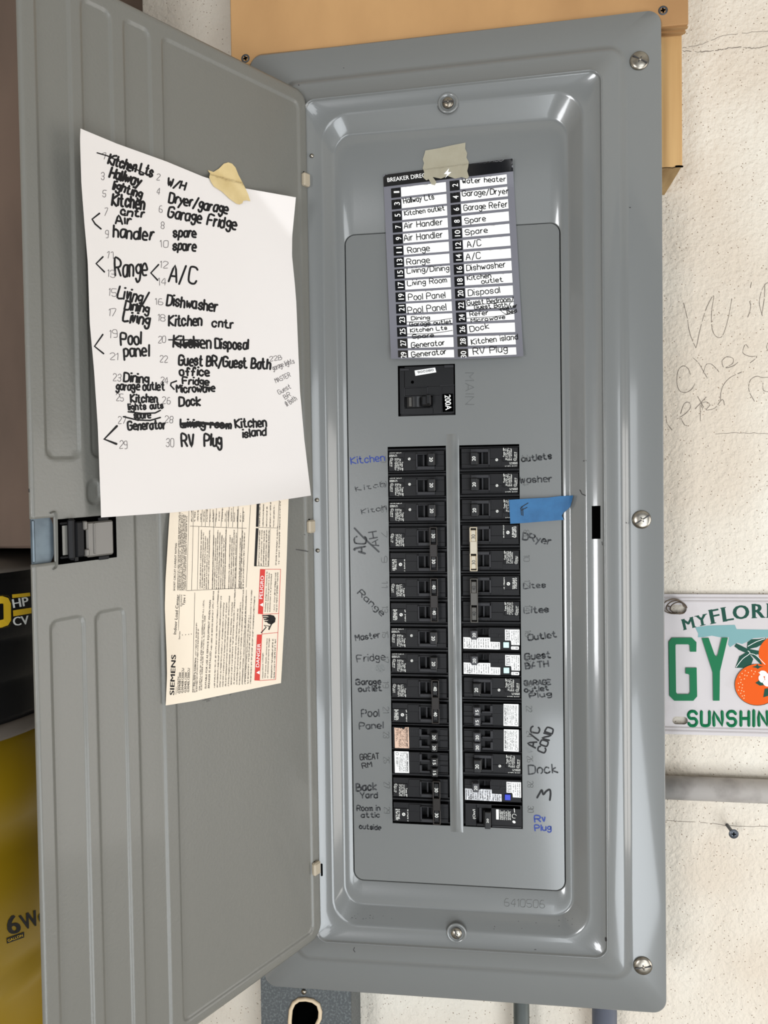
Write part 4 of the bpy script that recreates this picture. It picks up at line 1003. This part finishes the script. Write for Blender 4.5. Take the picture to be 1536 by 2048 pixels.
# --- odd breaker at the bottom of the right column
r = thing('odd_circuit_breaker', (RIGHTX, 0, rowz(14)), 'wider-faced black breaker marked On, bottom of the right column beside Rv Plug', 'circuit breaker', GRP); B = Brk(r, 1)
bm, ld = bmesh.new(), bmesh.new()
B.bx(bm, 0, 1, .01, 1.0, .004)
for q in ((.03, .22, .08, .96), (.22, .97, .08, .24), (.22, .36, .86, .96), (.47, .99, .08, .96)): B.bx(bm, *q, -.0028, bev=.0004)
B.bx(ld, .27, .31, .24, .86, .0005, yb=.005); B.bx(ld, .22, .45, .08, .095, -.0034, yb=-.002); B.bx(ld, .48, .98, .90, .96, -.0036, yb=-.002, bev=.0003); B.bx(ld, .03, .98, .075, .09, -.0032, yb=-.002)
bobj('breaker_body', bm, 'black', r); bobj('window_frame', ld, 'black2', r)
handle(B, .30, .97, '20', .36, .46, y=-.0085, rev=True, hh=.0020)
bm = bmesh.new(); mp = Local(-.0030)
ftext(bm, '(On/I', B.pt(.20, .68), B.pt(.20, .30), .0024, mp, .005)
poly(bm, [B.pt(a, b_) for a, b_ in ((.555, .26), (.60, .26), (.60, .66), (.555, .66))], mp)
for i, a in enumerate((.635, .665, .70, .735, .77, .80)): mumble(bm, B.pt(a, .66), B.pt(a, .28+.03*(i % 2)), .0011, .00028, mp, fill=1)
e_ = ell(*B.pt(.86, .5), .0021, .0021, 18); ribbon(bm, e_[3:], .0004, mp); poly(bm, ell(*B.pt(.855, .73), .0017, .0013, 12, .5), mp); ribbon(bm, [B.pt(.86, .2), B.pt(.865, .35)], .0006, mp)
bobj('printed_text', bm, 'wink', r)
# --- main breaker
mw, mh = m1.x-m0.x, mz1-mz0; mc = ((m0.x+m1.x)/2, 0, (mz0+mz1)/2)
r = thing('main_breaker', mc, 'large square black main switch marked 200A below the directory card', 'circuit breaker')
def mb(bm, a0, a1, b0, b1, y, yb=.012, bev=.0004): box(bm, (a0-.5)*mw, (a1-.5)*mw, y, yb, (.5-b1)*mh, (.5-b0)*mh, bev)
mpt = lambda a, b_: ((a-.5)*mw, (b_-.5)*mh)
bm = bmesh.new(); ld = bmesh.new()
for q in ((.035, .115, .04, .965), (.115, .98, .02, .43), (.115, .52, .44, .60), (.52, .985, .42, .61), (.60, .985, .60, .965), (.10, .62, .84, .965)): mb(bm, *q, .0004)
mb(bm, .02, .98, .03, .98, .006, bev=0)
for q in ((.11, .53, .430, .442), (.11, .122, .43, .62), (.515, .53, .43, .60), (.11, .52, .606, .618), (.74, .985, .41, .425), (.735, .745, .41, .96), (.765, .772, .42, .96), (.035, .045, .06, .95), (.05, .94, .955, .965)): mb(ld, *q, -.0006, .0002, .0001)
mb(ld, .04, .20, .06, .105, -.0010, .0002); mb(ld, .81, .975, .02, .075, -.0010, .0002)
bobj('breaker_body', bm, 'gloss', r); bobj('moulded_edges', ld, 'black2', r)
bm = bmesh.new(); n = 14      # drum of the toggle, curved
for k in range(n):
    a0, a1 = .14+k*(.30/n), .14+(k+1)*(.30/n); t0 = (a0-.14)/.3; t1 = (a1-.14)/.3; y0, y1 = .003-.004*math.sin(math.pi*t0*.8+.2), .003-.004*math.sin(math.pi*t1*.8+.2)
    vs_ = [bm.verts.new(p) for p in (((a0-.5)*mw, y0, (.5-.82)*mh), ((a1-.5)*mw, y1, (.5-.82)*mh), ((a1-.5)*mw, y1, (.5-.62)*mh), ((a0-.5)*mw, y0, (.5-.62)*mh))]; bm.faces.new(vs_)
mb(bm, .42, .585, .62, .82, -.0085, bev=.0012); mb(bm, .50, .58, .60, .80, -.0105, bev=.001)
bobj('switch_handle', bm, 'gloss', r)
bm = bmesh.new(); mb(bm, .19, .245, .63, .815, -.0019, .002, .0004); bobj('handle_stripe', bm, 'tiegrey', r)
bm = bmesh.new(); lathe(bm, [(.0016, 0), (.0015, .0001)], ((.255-.5)*mw, .0003, (.5-.33)*mh), n=14); bobj('test_hole', bm, 'void', r)
bm = bmesh.new(); poly(bm, [mpt(*p) for p in ((.295, .105), (.655, .06), (.675, .155), (.31, .21))], Local(-.0002)); sk = bobj('sticker', bm, 'stick', r)
bm = bmesh.new(); ftext(bm, '080206', mpt(.625, .085), mpt(.345, .125), .0022, Local(-.0004), 0); bobj('sticker_number', bm, 'kink', sk)
bm = bmesh.new(); poly(bm, [mpt(*p) for p in ((.77, .585), (.955, .58), (.965, .93), (.78, .935))], Local(-.0002)); sk = bobj('rating_sticker', bm, 'void', r)
bm = bmesh.new(); ftext(bm, '200A', mpt(.815, .61), mpt(.83, .90), .0058, Local(-.0004), .012); bobj('rating_number', bm, 'dirwhite', sk)
# ================================================================== writing on the panel
fs = PanelSurf(T_COV, PR_ECT)
def marks(m, L, dash=0, jit=.22):
    for s, z, x0, y0, x1, y1, h, w in L:
        b = bmesh.new(); write(b, s, z(x0, y0), z(x1, y1), h, w, fs, jit, dash=dash); obj('handwritten_word', b, m, panel)
k4, k5, k6, k7, k8, k9 = C(680, 880, 6.4), C(900, 880, 5.12), C(680, 1140, 6.4), C(900, 1140, 5.12), C(680, 1400, 6.4), C(900, 1400, 5.12)
marks('blueink', [('Kitchen', k4, 145, 310, 570, 262, 13, 2.3), ('Rv', k9, 870, 1250, 975, 1243, 12, 3), ('Plug', k9, 870, 1338, 1035, 1332, 11, 2.8)])
marks('kink', [('A/C', k9, 875, 490, 918, 285, 17, 3.4), ('COND', k9, 965, 545, 1062, 300, 15, 3.4), ('GREAT', k8, 260, 768, 500, 752, 11, 2), ('RM', k8, 290, 875, 408, 853, 9.5, 2)])
marks('fade', [('AC', k4, 318, 1455, 335, 1240, 23, 3.6), ('AH', k4, 497, 1355, 468, 1165, 16, 2.6), ('Garage', k6, 208, 1470, 520, 1462, 10.5, 3), ('outlet', k6, 240, 1558, 530, 1542, 10, 3), ('Back', k8, 212, 1165, 465, 1150, 14, 3.2), ('Yard', k8, 262, 1257, 478, 1252, 11, 2.6),
                   ('Guest', k7, 770, 920, 1030, 895, 12, 3.2), ('BATH', k7, 775, 1012, 1008, 985, 11, 3.2), ('GARAGE', k7, 762, 1182, 1032, 1170, 9, 3), ('outlet', k7, 768, 1252, 1010, 1228, 9, 3), ('Plug', k7, 818, 1312, 1042, 1290, 9, 2.8),
                   ('outlets', k5, 738, 222, 1040, 190, 11, 3), ('Washer', k5, 720, 440, 1040, 425, 12, 2.6), ('DRyer', k5, 742, 1018, 1020, 1070, 13, 3), ('Lites', k7, 762, 440, 1010, 430, 11, 3), ('Pool', k8, 278, 218, 498, 208, 14, 2.6), ('Panel', k8, 248, 372, 550, 360, 12, 2.6),
                   ('Room in', k8, 218, 1418, 510, 1415, 10, 2.4), ('attic', k8, 275, 1502, 510, 1500, 9, 2.4), ('outside', k8, 250, 1645, 520, 1662, 9, 2.4), ('Outlet', k7, 802, 722, 1088, 685, 11, 3)], dash=.12)
b = bmesh.new(); ribbon(b, smooth_line([k9(*p) for p in ((892, 1000), (915, 960), (940, 922), (955, 968), (985, 935), (1020, 918), (1030, 960), (1022, 1025))], 4), 4, fs); obj('handwritten_word', b, 'kink', panel)
b = bmesh.new(); ribbon(b, [k4(185, 1128), k4(300, 1250), k4(498, 1432)], 3.6, fs)
obj('marker_slash', b, 'fade', panel)
marks('fade', [('Dock', k9, 803, 760, 1100, 742, 17, 3), ('Range', k6, 225, 300, 530, 590, 11, 2.4), ('Master', k6, 205, 905, 510, 862, 11, 2.6), ('Fridge', k6, 222, 1178, 575, 1150, 13, 2.2), ('Lites', k7, 755, 190, 975, 178, 10, 2.6), ('Kitch', k4, 208, 655, 580, 590, 9, 1.8), ('Kitch', k4, 280, 945, 590, 890, 9, 1.8)], dash=.2)
b = bmesh.new()
for cx, cy, rr in ((760.5, 1336, 10), (1058, 1418, 9), (1058, 1500, 8)):
    P = [(cx+math.cos(t*.9)*rr*(.35+.65*((t*7 % 10)/10)), cy+math.sin(t*1.1)*rr*(.35+.65*((t*3 % 10)/10))) for t in range(26 if cx < 800 else 9)]; ribbon(b, smooth_line(P, 4), .7, fs)
obj('scribble', b, 'faint', panel)
# blue tape
class Drape:          # blue tape bridges from the breaker face to the bevel
    def __call__(s, x, y, h=0):
        if x < 1032: yy = -.0045
        elif x < 1125: yy = -.0045+(x-1032)/93*.0025
        elif x < 1140: yy = -.0020-(x-1125)/15*.0016
        else: yy = -.0036-(x-1140)/12*.0050
        return onY(x, y, yy-h)
bt_ = strip('blue_tape', [k5(*p) for p in ((603, 612), (800, 600), (1000, 590), (1120, 575), (1262, 567), (1250, 620), (1232, 682), (1200, 715), (1160, 745), (1145, 775), (1165, 818), (1000, 830), (800, 847), (618, 858))], Drape(), 'btape', onY(1080, 1018, -.003), 'blue painter\'s tape lettered F stuck beside the third breaker on the right')
b = bmesh.new(); dr = Drape(); dd_ = lambda x, y, h=0: dr(x, y, .0008)
for P in (((727, 700), (733, 770)), ((727, 690), (800, 645)), ((730, 720), (790, 690)), ((722, 705), (745, 680)), ((745, 700), (748, 775))): ribbon(b, [k5(*p) for p in P], 1.4, dd_)
obj('letter_f', b, 'kink', bt_)
# ================================================================== licence plate
YPL = YW-.0045
px0 = .1835; px1 = px0+.3048; pzt = onY(1440, 1188.6, YPL).z; pzb = onY(1440, 1471, YPL).z
plt = thing('license_plate', ((px0+px1)/2, YPL, pzb), 'white car license plate with green letters GY and oranges, hung right of the panel', 'license plate')
h1, h2 = onY(1357, 1218, YPL), onY(1360, 1441, YPL)
def slot_poly(c, w, h, n=8): return [(c.x+(w-h)/2*(1 if math.cos(t) > 0 else -1)+h/2*math.cos(t), c.z+h/2*math.sin(t)) for t in [2*math.pi*(k+.5)/(2*n) for k in range(2*n)]]
b = filled([rrect(px0, px1, pzb, pzt, .009, 6), slot_poly(h1, .017, .0095), slot_poly(h2, .016, .0085)], .001)
for v in b.verts: v.co.y += YPL
obj('plate_sheet', b, 'plate', plt)
b = bmesh.new(); lpz = Flat(YPL, .0001)
for d0 in (.004, .0075):
    L_ = rrect(px0+d0, px1-d0, pzb+d0, pzt-d0, .008, 6); L_.append(L_[0]); ribbon(b, [(x, -z) for x, z in L_], .0022, lambda x, y, h=0: Vector((x, YPL-.0001-h, -y)), ridge=.0008)
obj('raised_rim', b, 'plate', plt)
z4 = C(1290, 1150, 5.537)
b = bmesh.new()
def gpoly(bm, P, h=.0012, mi=0):
    P = [z4(*p) for p in P]; poly(bm, P, lpz, mi, h=h); n = len(P)
    for i in range(n):
        a, c = P[i], P[(i+1) % n]; bm.faces.new([bm.verts.new(v) for v in (lpz(*a, 0), lpz(*c, 0), lpz(*c, h), lpz(*a, h))])
gpoly(b, [(262, 740), (300, 695), (520, 695), (570, 745), (568, 850), (500, 850), (495, 780), (480, 768), (345, 768), (338, 780), (345, 1300), (360, 1320), (485, 1320), (498, 1300), (495, 1110), (480, 1098), (448, 1092), (450, 1028), (572, 1028), (578, 1345), (535, 1393), (325, 1393), (272, 1340)])
gpoly(b, [(628, 700), (705, 697), (770, 880), (790, 905), (805, 880), (850, 695), (918, 695), (830, 1070), (825, 1392), (755, 1392), (750, 1080)])
for x, s in ((528, 'S'), (670, 'U'), (810, 'N'), (960, 'S'), (1107, 'H'), (1205, 'I'), (1308, 'N'), (1440, 'E'), (1700, 'S'), (1840, 'T'), (1985, 'A'), (2125, 'T'), (2260, 'E')):
    if s == 'I': ribbon(b, [z4(1205, 1502), z4(1205, 1672)], 6.4, lpz, ridge=.0012)
    else:
        P0, P1 = z4(x-44, 1668), z4(x+44, 1668); write(b, s, P0, P1, 28, 6, lambda u, v, h=0: lpz(u, v, .0004+h), 0, ridge=.0010, smooth=2)
obj('green_letters', b, 'pgreen', plt)
b = bmesh.new()
def serif(s, x0, y0, x1, y1, h, bars, slant=0):
    ftext(b, s, z4(x0, y0), z4(x1, y1), h/5.537, lpz, .045)
    L = math.hypot(x1-x0, y1-y0); e = ((x1-x0)/L, (y1-y0)/L); u = (e[1], -e[0])
    for t, side, wd in bars:
        cx, cy = x0+e[0]*L*t+u[0]*h*side, y0+e[1]*L*t+u[1]*h*side
        ribbon(b, [z4(cx-e[0]*wd/2, cy-e[1]*wd/2), z4(cx+e[0]*wd/2, cy+e[1]*wd/2)], 1.6, lpz)
serif('M', 437, 605, 550, 577, 112, ((.05, 0, 34), (.95, 0, 40), (.08, 1, 36), (.92, 1, 36))); serif('Y', 588, 566, 692, 545, 112, ((.5, 0, 56), (.08, 1, 46), (.92, 1, 46)))
serif('F', 742, 538, 832, 520, 150, ((.14, 0, 62), (.1, 1, 40))); serif('L', 872, 514, 978, 498, 150, ((.14, 0, 46), (.14, 1, 56))); serif('O', 985, 492, 1152, 480, 148, ()); serif('R', 1196, 475, 1318, 470, 150, ((.12, 0, 56), (.12, 1, 46), (.95, 0, 40)))
serif('I', 1360, 470, 1385, 470, 150, ((.5, 0, 56), (.5, 1, 56))); serif('D', 1430, 470, 1550, 480, 150, ((.1, 0, 40), (.1, 1, 40))); serif('A', 1590, 482, 1730, 505, 148, ((.08, 0, 46), (.92, 0, 46))); serif('.', 1745, 510, 1765, 515, 25, ())
serif('C', 1790, 520, 1890, 545, 112, ()); serif('O', 1910, 550, 2020, 575, 112, ()); serif('M', 2040, 580, 2150, 615, 112, ((.05, 0, 34), (.95, 0, 40)))
# leaves
lf = lambda h: (lambda x, y, hh=0: lpz(x, y, h+hh))
for P in (((1130, 800), (1135, 745), (1180, 712), (1260, 710), (1345, 695), (1310, 760), (1240, 800), (1170, 815), (1135, 835)), ((1000, 1028), (1045, 900), (1110, 862), (1160, 880), (1200, 930), (1170, 1010), (1100, 1030)), ((990, 790), (1010, 757), (1050, 775), (1130, 815), (1260, 840), (1360, 860), (1420, 880), (1360, 880), (1230, 880), (1340, 1000), (1290, 1000), (1180, 890), (1110, 860), (1040, 830)), ((1520, 720), (1640, 700), (1720, 780), (1600, 800)), ((1700, 930), (1790, 900), (1860, 1010), (1760, 1020))):
    poly(b, [z4(*p) for p in P], lf(.0003))
obj('dark_green_print', b, 'pdark', plt)
b = bmesh.new(); poly(b, [z4(*p) for p in ((555, 580), (700, 560), (995, 552), (1015, 600), (1362, 605), (1700, 610), (1700, 690), (1640, 900), (1500, 700), (1330, 690), (1200, 700), (1130, 740), (1075, 765), (1020, 750), (940, 800), (920, 770), (930, 690), (830, 690), (740, 672), (640, 690), (585, 690), (590, 650))], lf(.0001)); obj('map_print', b, 'pteal', plt)
b = bmesh.new(); poly(b, ell(*z4(1470, 870), 38, 36, 32), lf(.0004)); poly(b, ell(*z4(1245, 1215), 45.3, 41.6, 40), lf(.0006)); poly(b, ell(*z4(1620, 1190), 44, 41, 40), lf(.0005)); obj('orange_print', b, 'porange', plt)
b = bmesh.new()
for x, y in ((1110, 1060), (1145, 1080), (1075, 1090), (1105, 1110), (1050, 1130), (1100, 1150), (1065, 1160), (1035, 1200), (1080, 1215), (1045, 1240), (1075, 1250), (1035, 1275), (1070, 1280), (1095, 1290), (1060, 1310), (1100, 1335), (1078, 1340), (1095, 1365), (1180, 1060), (1180, 1125), (1220, 1070), (1260, 1080), (1205, 1095), (1060, 1190), (1130, 1115)): poly(b, ell(*z4(x, y), 1.2, 1.2, 8), lf(.0008))
obj('peel_dots', b, 'ppeach', plt)
b = bmesh.new()
for rx, ry, a in ((1310, 1090, .3), (1290, 1150, 1.2), (1360, 1130, 2), (1345, 1200, .6), (1390, 1180, 2.4)): poly(b, ell(*z4(rx, ry), 8, 5.5, 16, a), lf(.0010))
for P in (((1140, 790), (1230, 740), (1330, 705)), ((1010, 1020), (1080, 930), (1160, 870), (1140, 840)), ((1160, 870), (1230, 890), (1330, 990))): ribbon(b, smooth_line([z4(*p) for p in P], 4), 1, lf(.0005))
obj('blossom_print', b, 'pwhite', plt)
b = bmesh.new(); poly(b, [z4(*p) for p in ((1185, 1020), (1230, 1005), (1245, 985), (1260, 1008), (1310, 1012), (1270, 1025), (1250, 1040), (1230, 1028))], lf(.0008)); poly(b, [z4(*p) for p in ((1222, 1195), (1260, 1170), (1320, 1190), (1330, 1220), (1270, 1225))], lf(.0008)); poly(b, [z4(*p) for p in ((1310, 1355), (1325, 1260), (1400, 1250), (1390, 1330))], lf(.0008))
for cx, cy, rr in ((1245, 1215, 1), (1620, 1190, .98)):
    e_ = ell(*z4(cx, cy), 45.3*rr, 41.6*rr, 40); ribbon(b, e_[6:30], .9, lf(.0008))
obj('leaf_print', b, 'pdark', plt)
b = bmesh.new(); pc = onY(1357, 1216, YPL-.004)
for k in range(3):
    pts = [pc+Vector((math.cos(t)*(.0085+k*.0012)-.003*k, -.001*k+.002*math.sin(t*2), math.sin(t)*(.0062+k*.0008)+.001*k)) for t in [2*math.pi*j/22 for j in range(20)]]
    tube(b, pts, .0007, 6)
tube(b, [pc+Vector((-.008, .003, .001)), pc+Vector((-.014, .006, .002)), pc+Vector((-.017, .0065, .002))], .0007, 6)
tw = thing('hanging_wire', pc, 'twisted rusty wire loop through the top left plate hole', 'wire'); obj('wire_loop', b, 'wire', tw)
# ================================================================== wall fixings and conduits
p = onY(1466, 1666, YW-.019); q = onY(1466, 1666, YW); q = Vector((p.x+.001, YW, p.z))
b = bmesh.new(); lathe(b, [(.0018, -.019), (.0018, .0), (.0046, .0015), (.0050, .0022), (.0046, .0026), (.0001, .0027)], p, n=20)
ws = thing('wall_screw', (p.x, YW, p.z), 'black drywall screw sticking out of the wall at lower right', 'screw'); sh = obj('screw_shaft', b, 'darksteel', ws)
b = bmesh.new(); box(b, p.x-.0022, p.x+.0022, p.y-.003, p.y-.0024, p.z-.0005, p.z+.0005); box(b, p.x-.0005, p.x+.0005, p.y-.003, p.y-.0024, p.z-.0022, p.z+.0022); obj('cross_recess', b, 'void', sh)
def pipe(name, pts, r, m, label, fit=None):
    t = thing(name, pts[0], label, 'conduit'); b = bmesh.new(); tube(b, pts, r, 20); obj('pipe', b, m, t)
    if fit:
        b = bmesh.new()
        for f_ in fit: tube(b, f_, r*1.25, 20)
        obj('coupling', b, m, t)
pz = onY(1430, 1579, YW-.0125).z
pipe('horizontal_conduit', [(.2035, YW-.0125, pz+.0005), (1.1, YW-.0125, pz-.004)], .0122, 'ppipe', 'painted horizontal conduit running right from the panel below the plate')
pa, pb = onY(1043, 2040, .058), onY(1209, 2040, .058)
pipe('steel_conduit', [(pa.x, .058, -.3455), (pa.x, .058, -1.35)], .0085, 'galvpipe', 'thin galvanised pipe rising into the underside of the panel')
pipe('plastic_conduit', [(pb.x, .058, -.3455), (pb.x, .058, -1.35)], .0128, 'pvc', 'dark grey plastic pipe below the right end of the panel')
yj = .028; jx0, jx1 = onY(522, 2010, yj).x, onY(702, 2010, yj).x; jz1 = -.347; jz0 = jz1-.16
jb = thing('junction_box', ((jx0+jx1)/2, YW, jz0), 'galvanised steel box with an arched hole under the panel', 'box')
hp = [onY(x, y, yj) for x, y in ((581, 2110), (580, 2040), (582, 2018), (588, 2005), (598, 1998), (612, 1997), (626, 2000), (637, 2008), (641, 2022), (640, 2036), (628, 2060), (628, 2110))]
b = filled([rc(jx0, jx1, jz0, jz1), [(v.x, v.z) for v in hp]], .0015)
for v in b.verts: v.co.y += yj
box(b, jx0, jx0+.0015, yj+.001, YW-.0005, jz0, jz1); box(b, jx1-.0015, jx1, yj+.001, YW-.0005, jz0, jz1); box(b, jx0, jx1, yj+.001, YW-.0005, jz0, jz0+.0015); box(b, jx0, jx1, yj+.001, YW-.0005, jz1-.0015, jz1)
obj('box_shell', b, 'galv', jb)
b = bmesh.new(); tube(b, [v+Vector((0, -.001, 0)) for v in hp], .0022, 10); obj('hole_bushing', b, 'beige', jb)
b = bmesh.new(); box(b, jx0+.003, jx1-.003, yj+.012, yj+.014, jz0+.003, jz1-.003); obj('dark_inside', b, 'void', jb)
p = onY(608, 1983, yj); b = bmesh.new(); lathe(b, [(.0030, 0), (.0026, .0014), (.0001, .002)], p, n=16); obj('box_screw', b, 'steel', jb)
# ================================================================== left of the door: shading cabinet and vacuum
x0 = onY(287, 5, YW).x
bb = thing('shading_cabinet', (-.66, YW, .098), 'dark brown cabinet added to shade the wall behind the open door', 'cabinet')  # brown surface given added cabinet depth to block light from the wall
b = bmesh.new(); box(b, -1.04, x0, -.104, YW-.0005, .098, 1.15, .002); obj('cabinet_body', b, 'brown', bb)
for xa, xb in ((-1.038, -.667), (-.663, x0-.001)):
    b = bmesh.new(); box(b, xa, xb, -.12, -.105, .100, 1.148, .0015); dr_ = obj('cabinet_door', b, 'brown', bb)
    b = bmesh.new(); lathe(b, [(.005, 0), (.005, .012), (.012, .016), (.012, .021), (.0001, .024)], (-.64 if xa > -.7 else -.69, -.12, .2), n=20); obj('knob', b, 'steel', dr_)
VC = Vector((-.552, -.086, 0)); VR = .164
zv = lambda py: onY(40, py, -.13).z
vac = thing('shop_vacuum', (VC.x, VC.y, -.42), 'yellow and black wet dry vacuum seen past the door edge at far left', 'vacuum')
b = bmesh.new(); z = zv
lathe(b, [(.05, z(1124)+.006), (.12, z(1126)+.005), (.15, z(1130)+.002), (.158, z(1137)), (.160, z(1146))], (VC.x, VC.y, 0), axis=(0, 0, 1), n=64); obj('lid', b, 'vacgrey', vac)
b = bmesh.new(); pr = [(.160, z(1146)), (.157, z(1150)), (.161, z(1152)), (.158, z(1158)), (.162, z(1160)), (.160, z(1170)), (VR, z(1178)), (VR, z(1276)), (VR-.002, z(1280)), (VR-.0005, z(1290)), (VR-.001, z(1360)), (VR-.003, z(1366)), (VR-.001, z(1376)), (VR+.001, z(1430)), (VR, z(1443))]
lathe(b, pr[::-1], (VC.x, VC.y, 0), axis=(0, 0, 1), n=64); bt = b.copy(); T_V1 = bvh(bt); bt.free(); vh = obj('motor_housing', b, 'vacblack', vac)
b = bmesh.new(); lathe(b, [(VR+.002, z(1474)), (VR+.004, z(1470)), (VR+.004, z(1450)), (VR-.0005, z(1443))], (VC.x, VC.y, 0), axis=(0, 0, 1), n=64); obj('rim', b, 'vacgrey', vac)
b = bmesh.new(); pr = [(VR, z(1474)), (VR-.001, z(1640)), (VR-.004, z(1648)), (VR-.005, z(1712)), (VR-.001, z(1728)), (VR-.002, z(1908)), (VR-.007, z(1925)), (VR-.007, z(1950)), (VR-.003, z(1970)), (VR-.004, z(2000)), (VR-.010, z(2020)), (VR-.012, -.40), (VR-.02, -.42)]
lathe(b, pr[::-1], (VC.x, VC.y, 0), axis=(0, 0, 1), n=64); bt = b.copy(); T_V2 = bvh(bt); bt.free(); vd = obj('drum', b, 'vacyel', vac)
v1, v2 = Surf(T_V1, offset=.0004), Surf(T_V2, offset=.0004); zz = C(0, 1050, 4.55)
b = bmesh.new(); poly(b, [zz(*p) for p in ((107, 632), (270, 615), (273, 648), (109, 665))], v1, maxlen=8); poly(b, [zz(*p) for p in ((115, 777), (282, 752), (284, 803), (118, 832))], v1, maxlen=8)
P = [zz(*p) for p in ((-60, 655), (20, 638), (75, 645), (100, 690), (102, 880), (80, 922), (30, 935), (-60, 940))]; 
for A, Bq in zip(P, P[1:]): ribbon(b, [A, Bq], .1, v1)
ribbon(b, [zz(*p) for p in ((-60, 690), (15, 680), (50, 690), (62, 720), (64, 860), (50, 885), (10, 898), (-60, 905))], 15, v1)
obj('yellow_print', b, 'vaclabel', vh)
b = bmesh.new(); ftext(b, 'HP', zz(120, 755), zz(260, 732), 17.5, v1, .03); ftext(b, 'CV', zz(122, 918), zz(262, 900), 17, v1, .03); obj('white_print', b, 'wink', vh)
b = bmesh.new(); z3 = C(0, 1600, 4.57)
ftext(b, '6', z3(85, 1232), z3(190, 1205), 36, v2, .04); ftext(b, 'Wet', z3(215, 1188), z3(480, 1095), 30, v2, .03); poly(b, [z3(*p) for p in ((57, 1262), (218, 1205), (218, 1255), (60, 1312))], v2, maxlen=8); obj('black_print', b, 'vacblack', vd)
b = bmesh.new(); v3 = Surf(T_V2, offset=.0008); ftext(b, 'GALLON', z3(70, 1295), z3(205, 1245), 5, v3, 0); obj('small_print', b, 'vaclabel', vd)
b = bmesh.new(); box(b, -1.045, -.36, -.30, YW-.002, -.44, -.42, .002); sf = thing('wall_shelf', (-.7, YW, -.44), 'wooden shelf under the vacuum', 'shelf'); obj('shelf_board', b, 'ply', sf)
b = bmesh.new()
for x in (-.95, -.45): box(b, x, x+.02, -.22, YW-.002, -.46, -.44); box(b, x, x+.02, YW-.02, YW-.002, -.62, -.46)
obj('shelf_bracket', b, 'darksteel', sf)
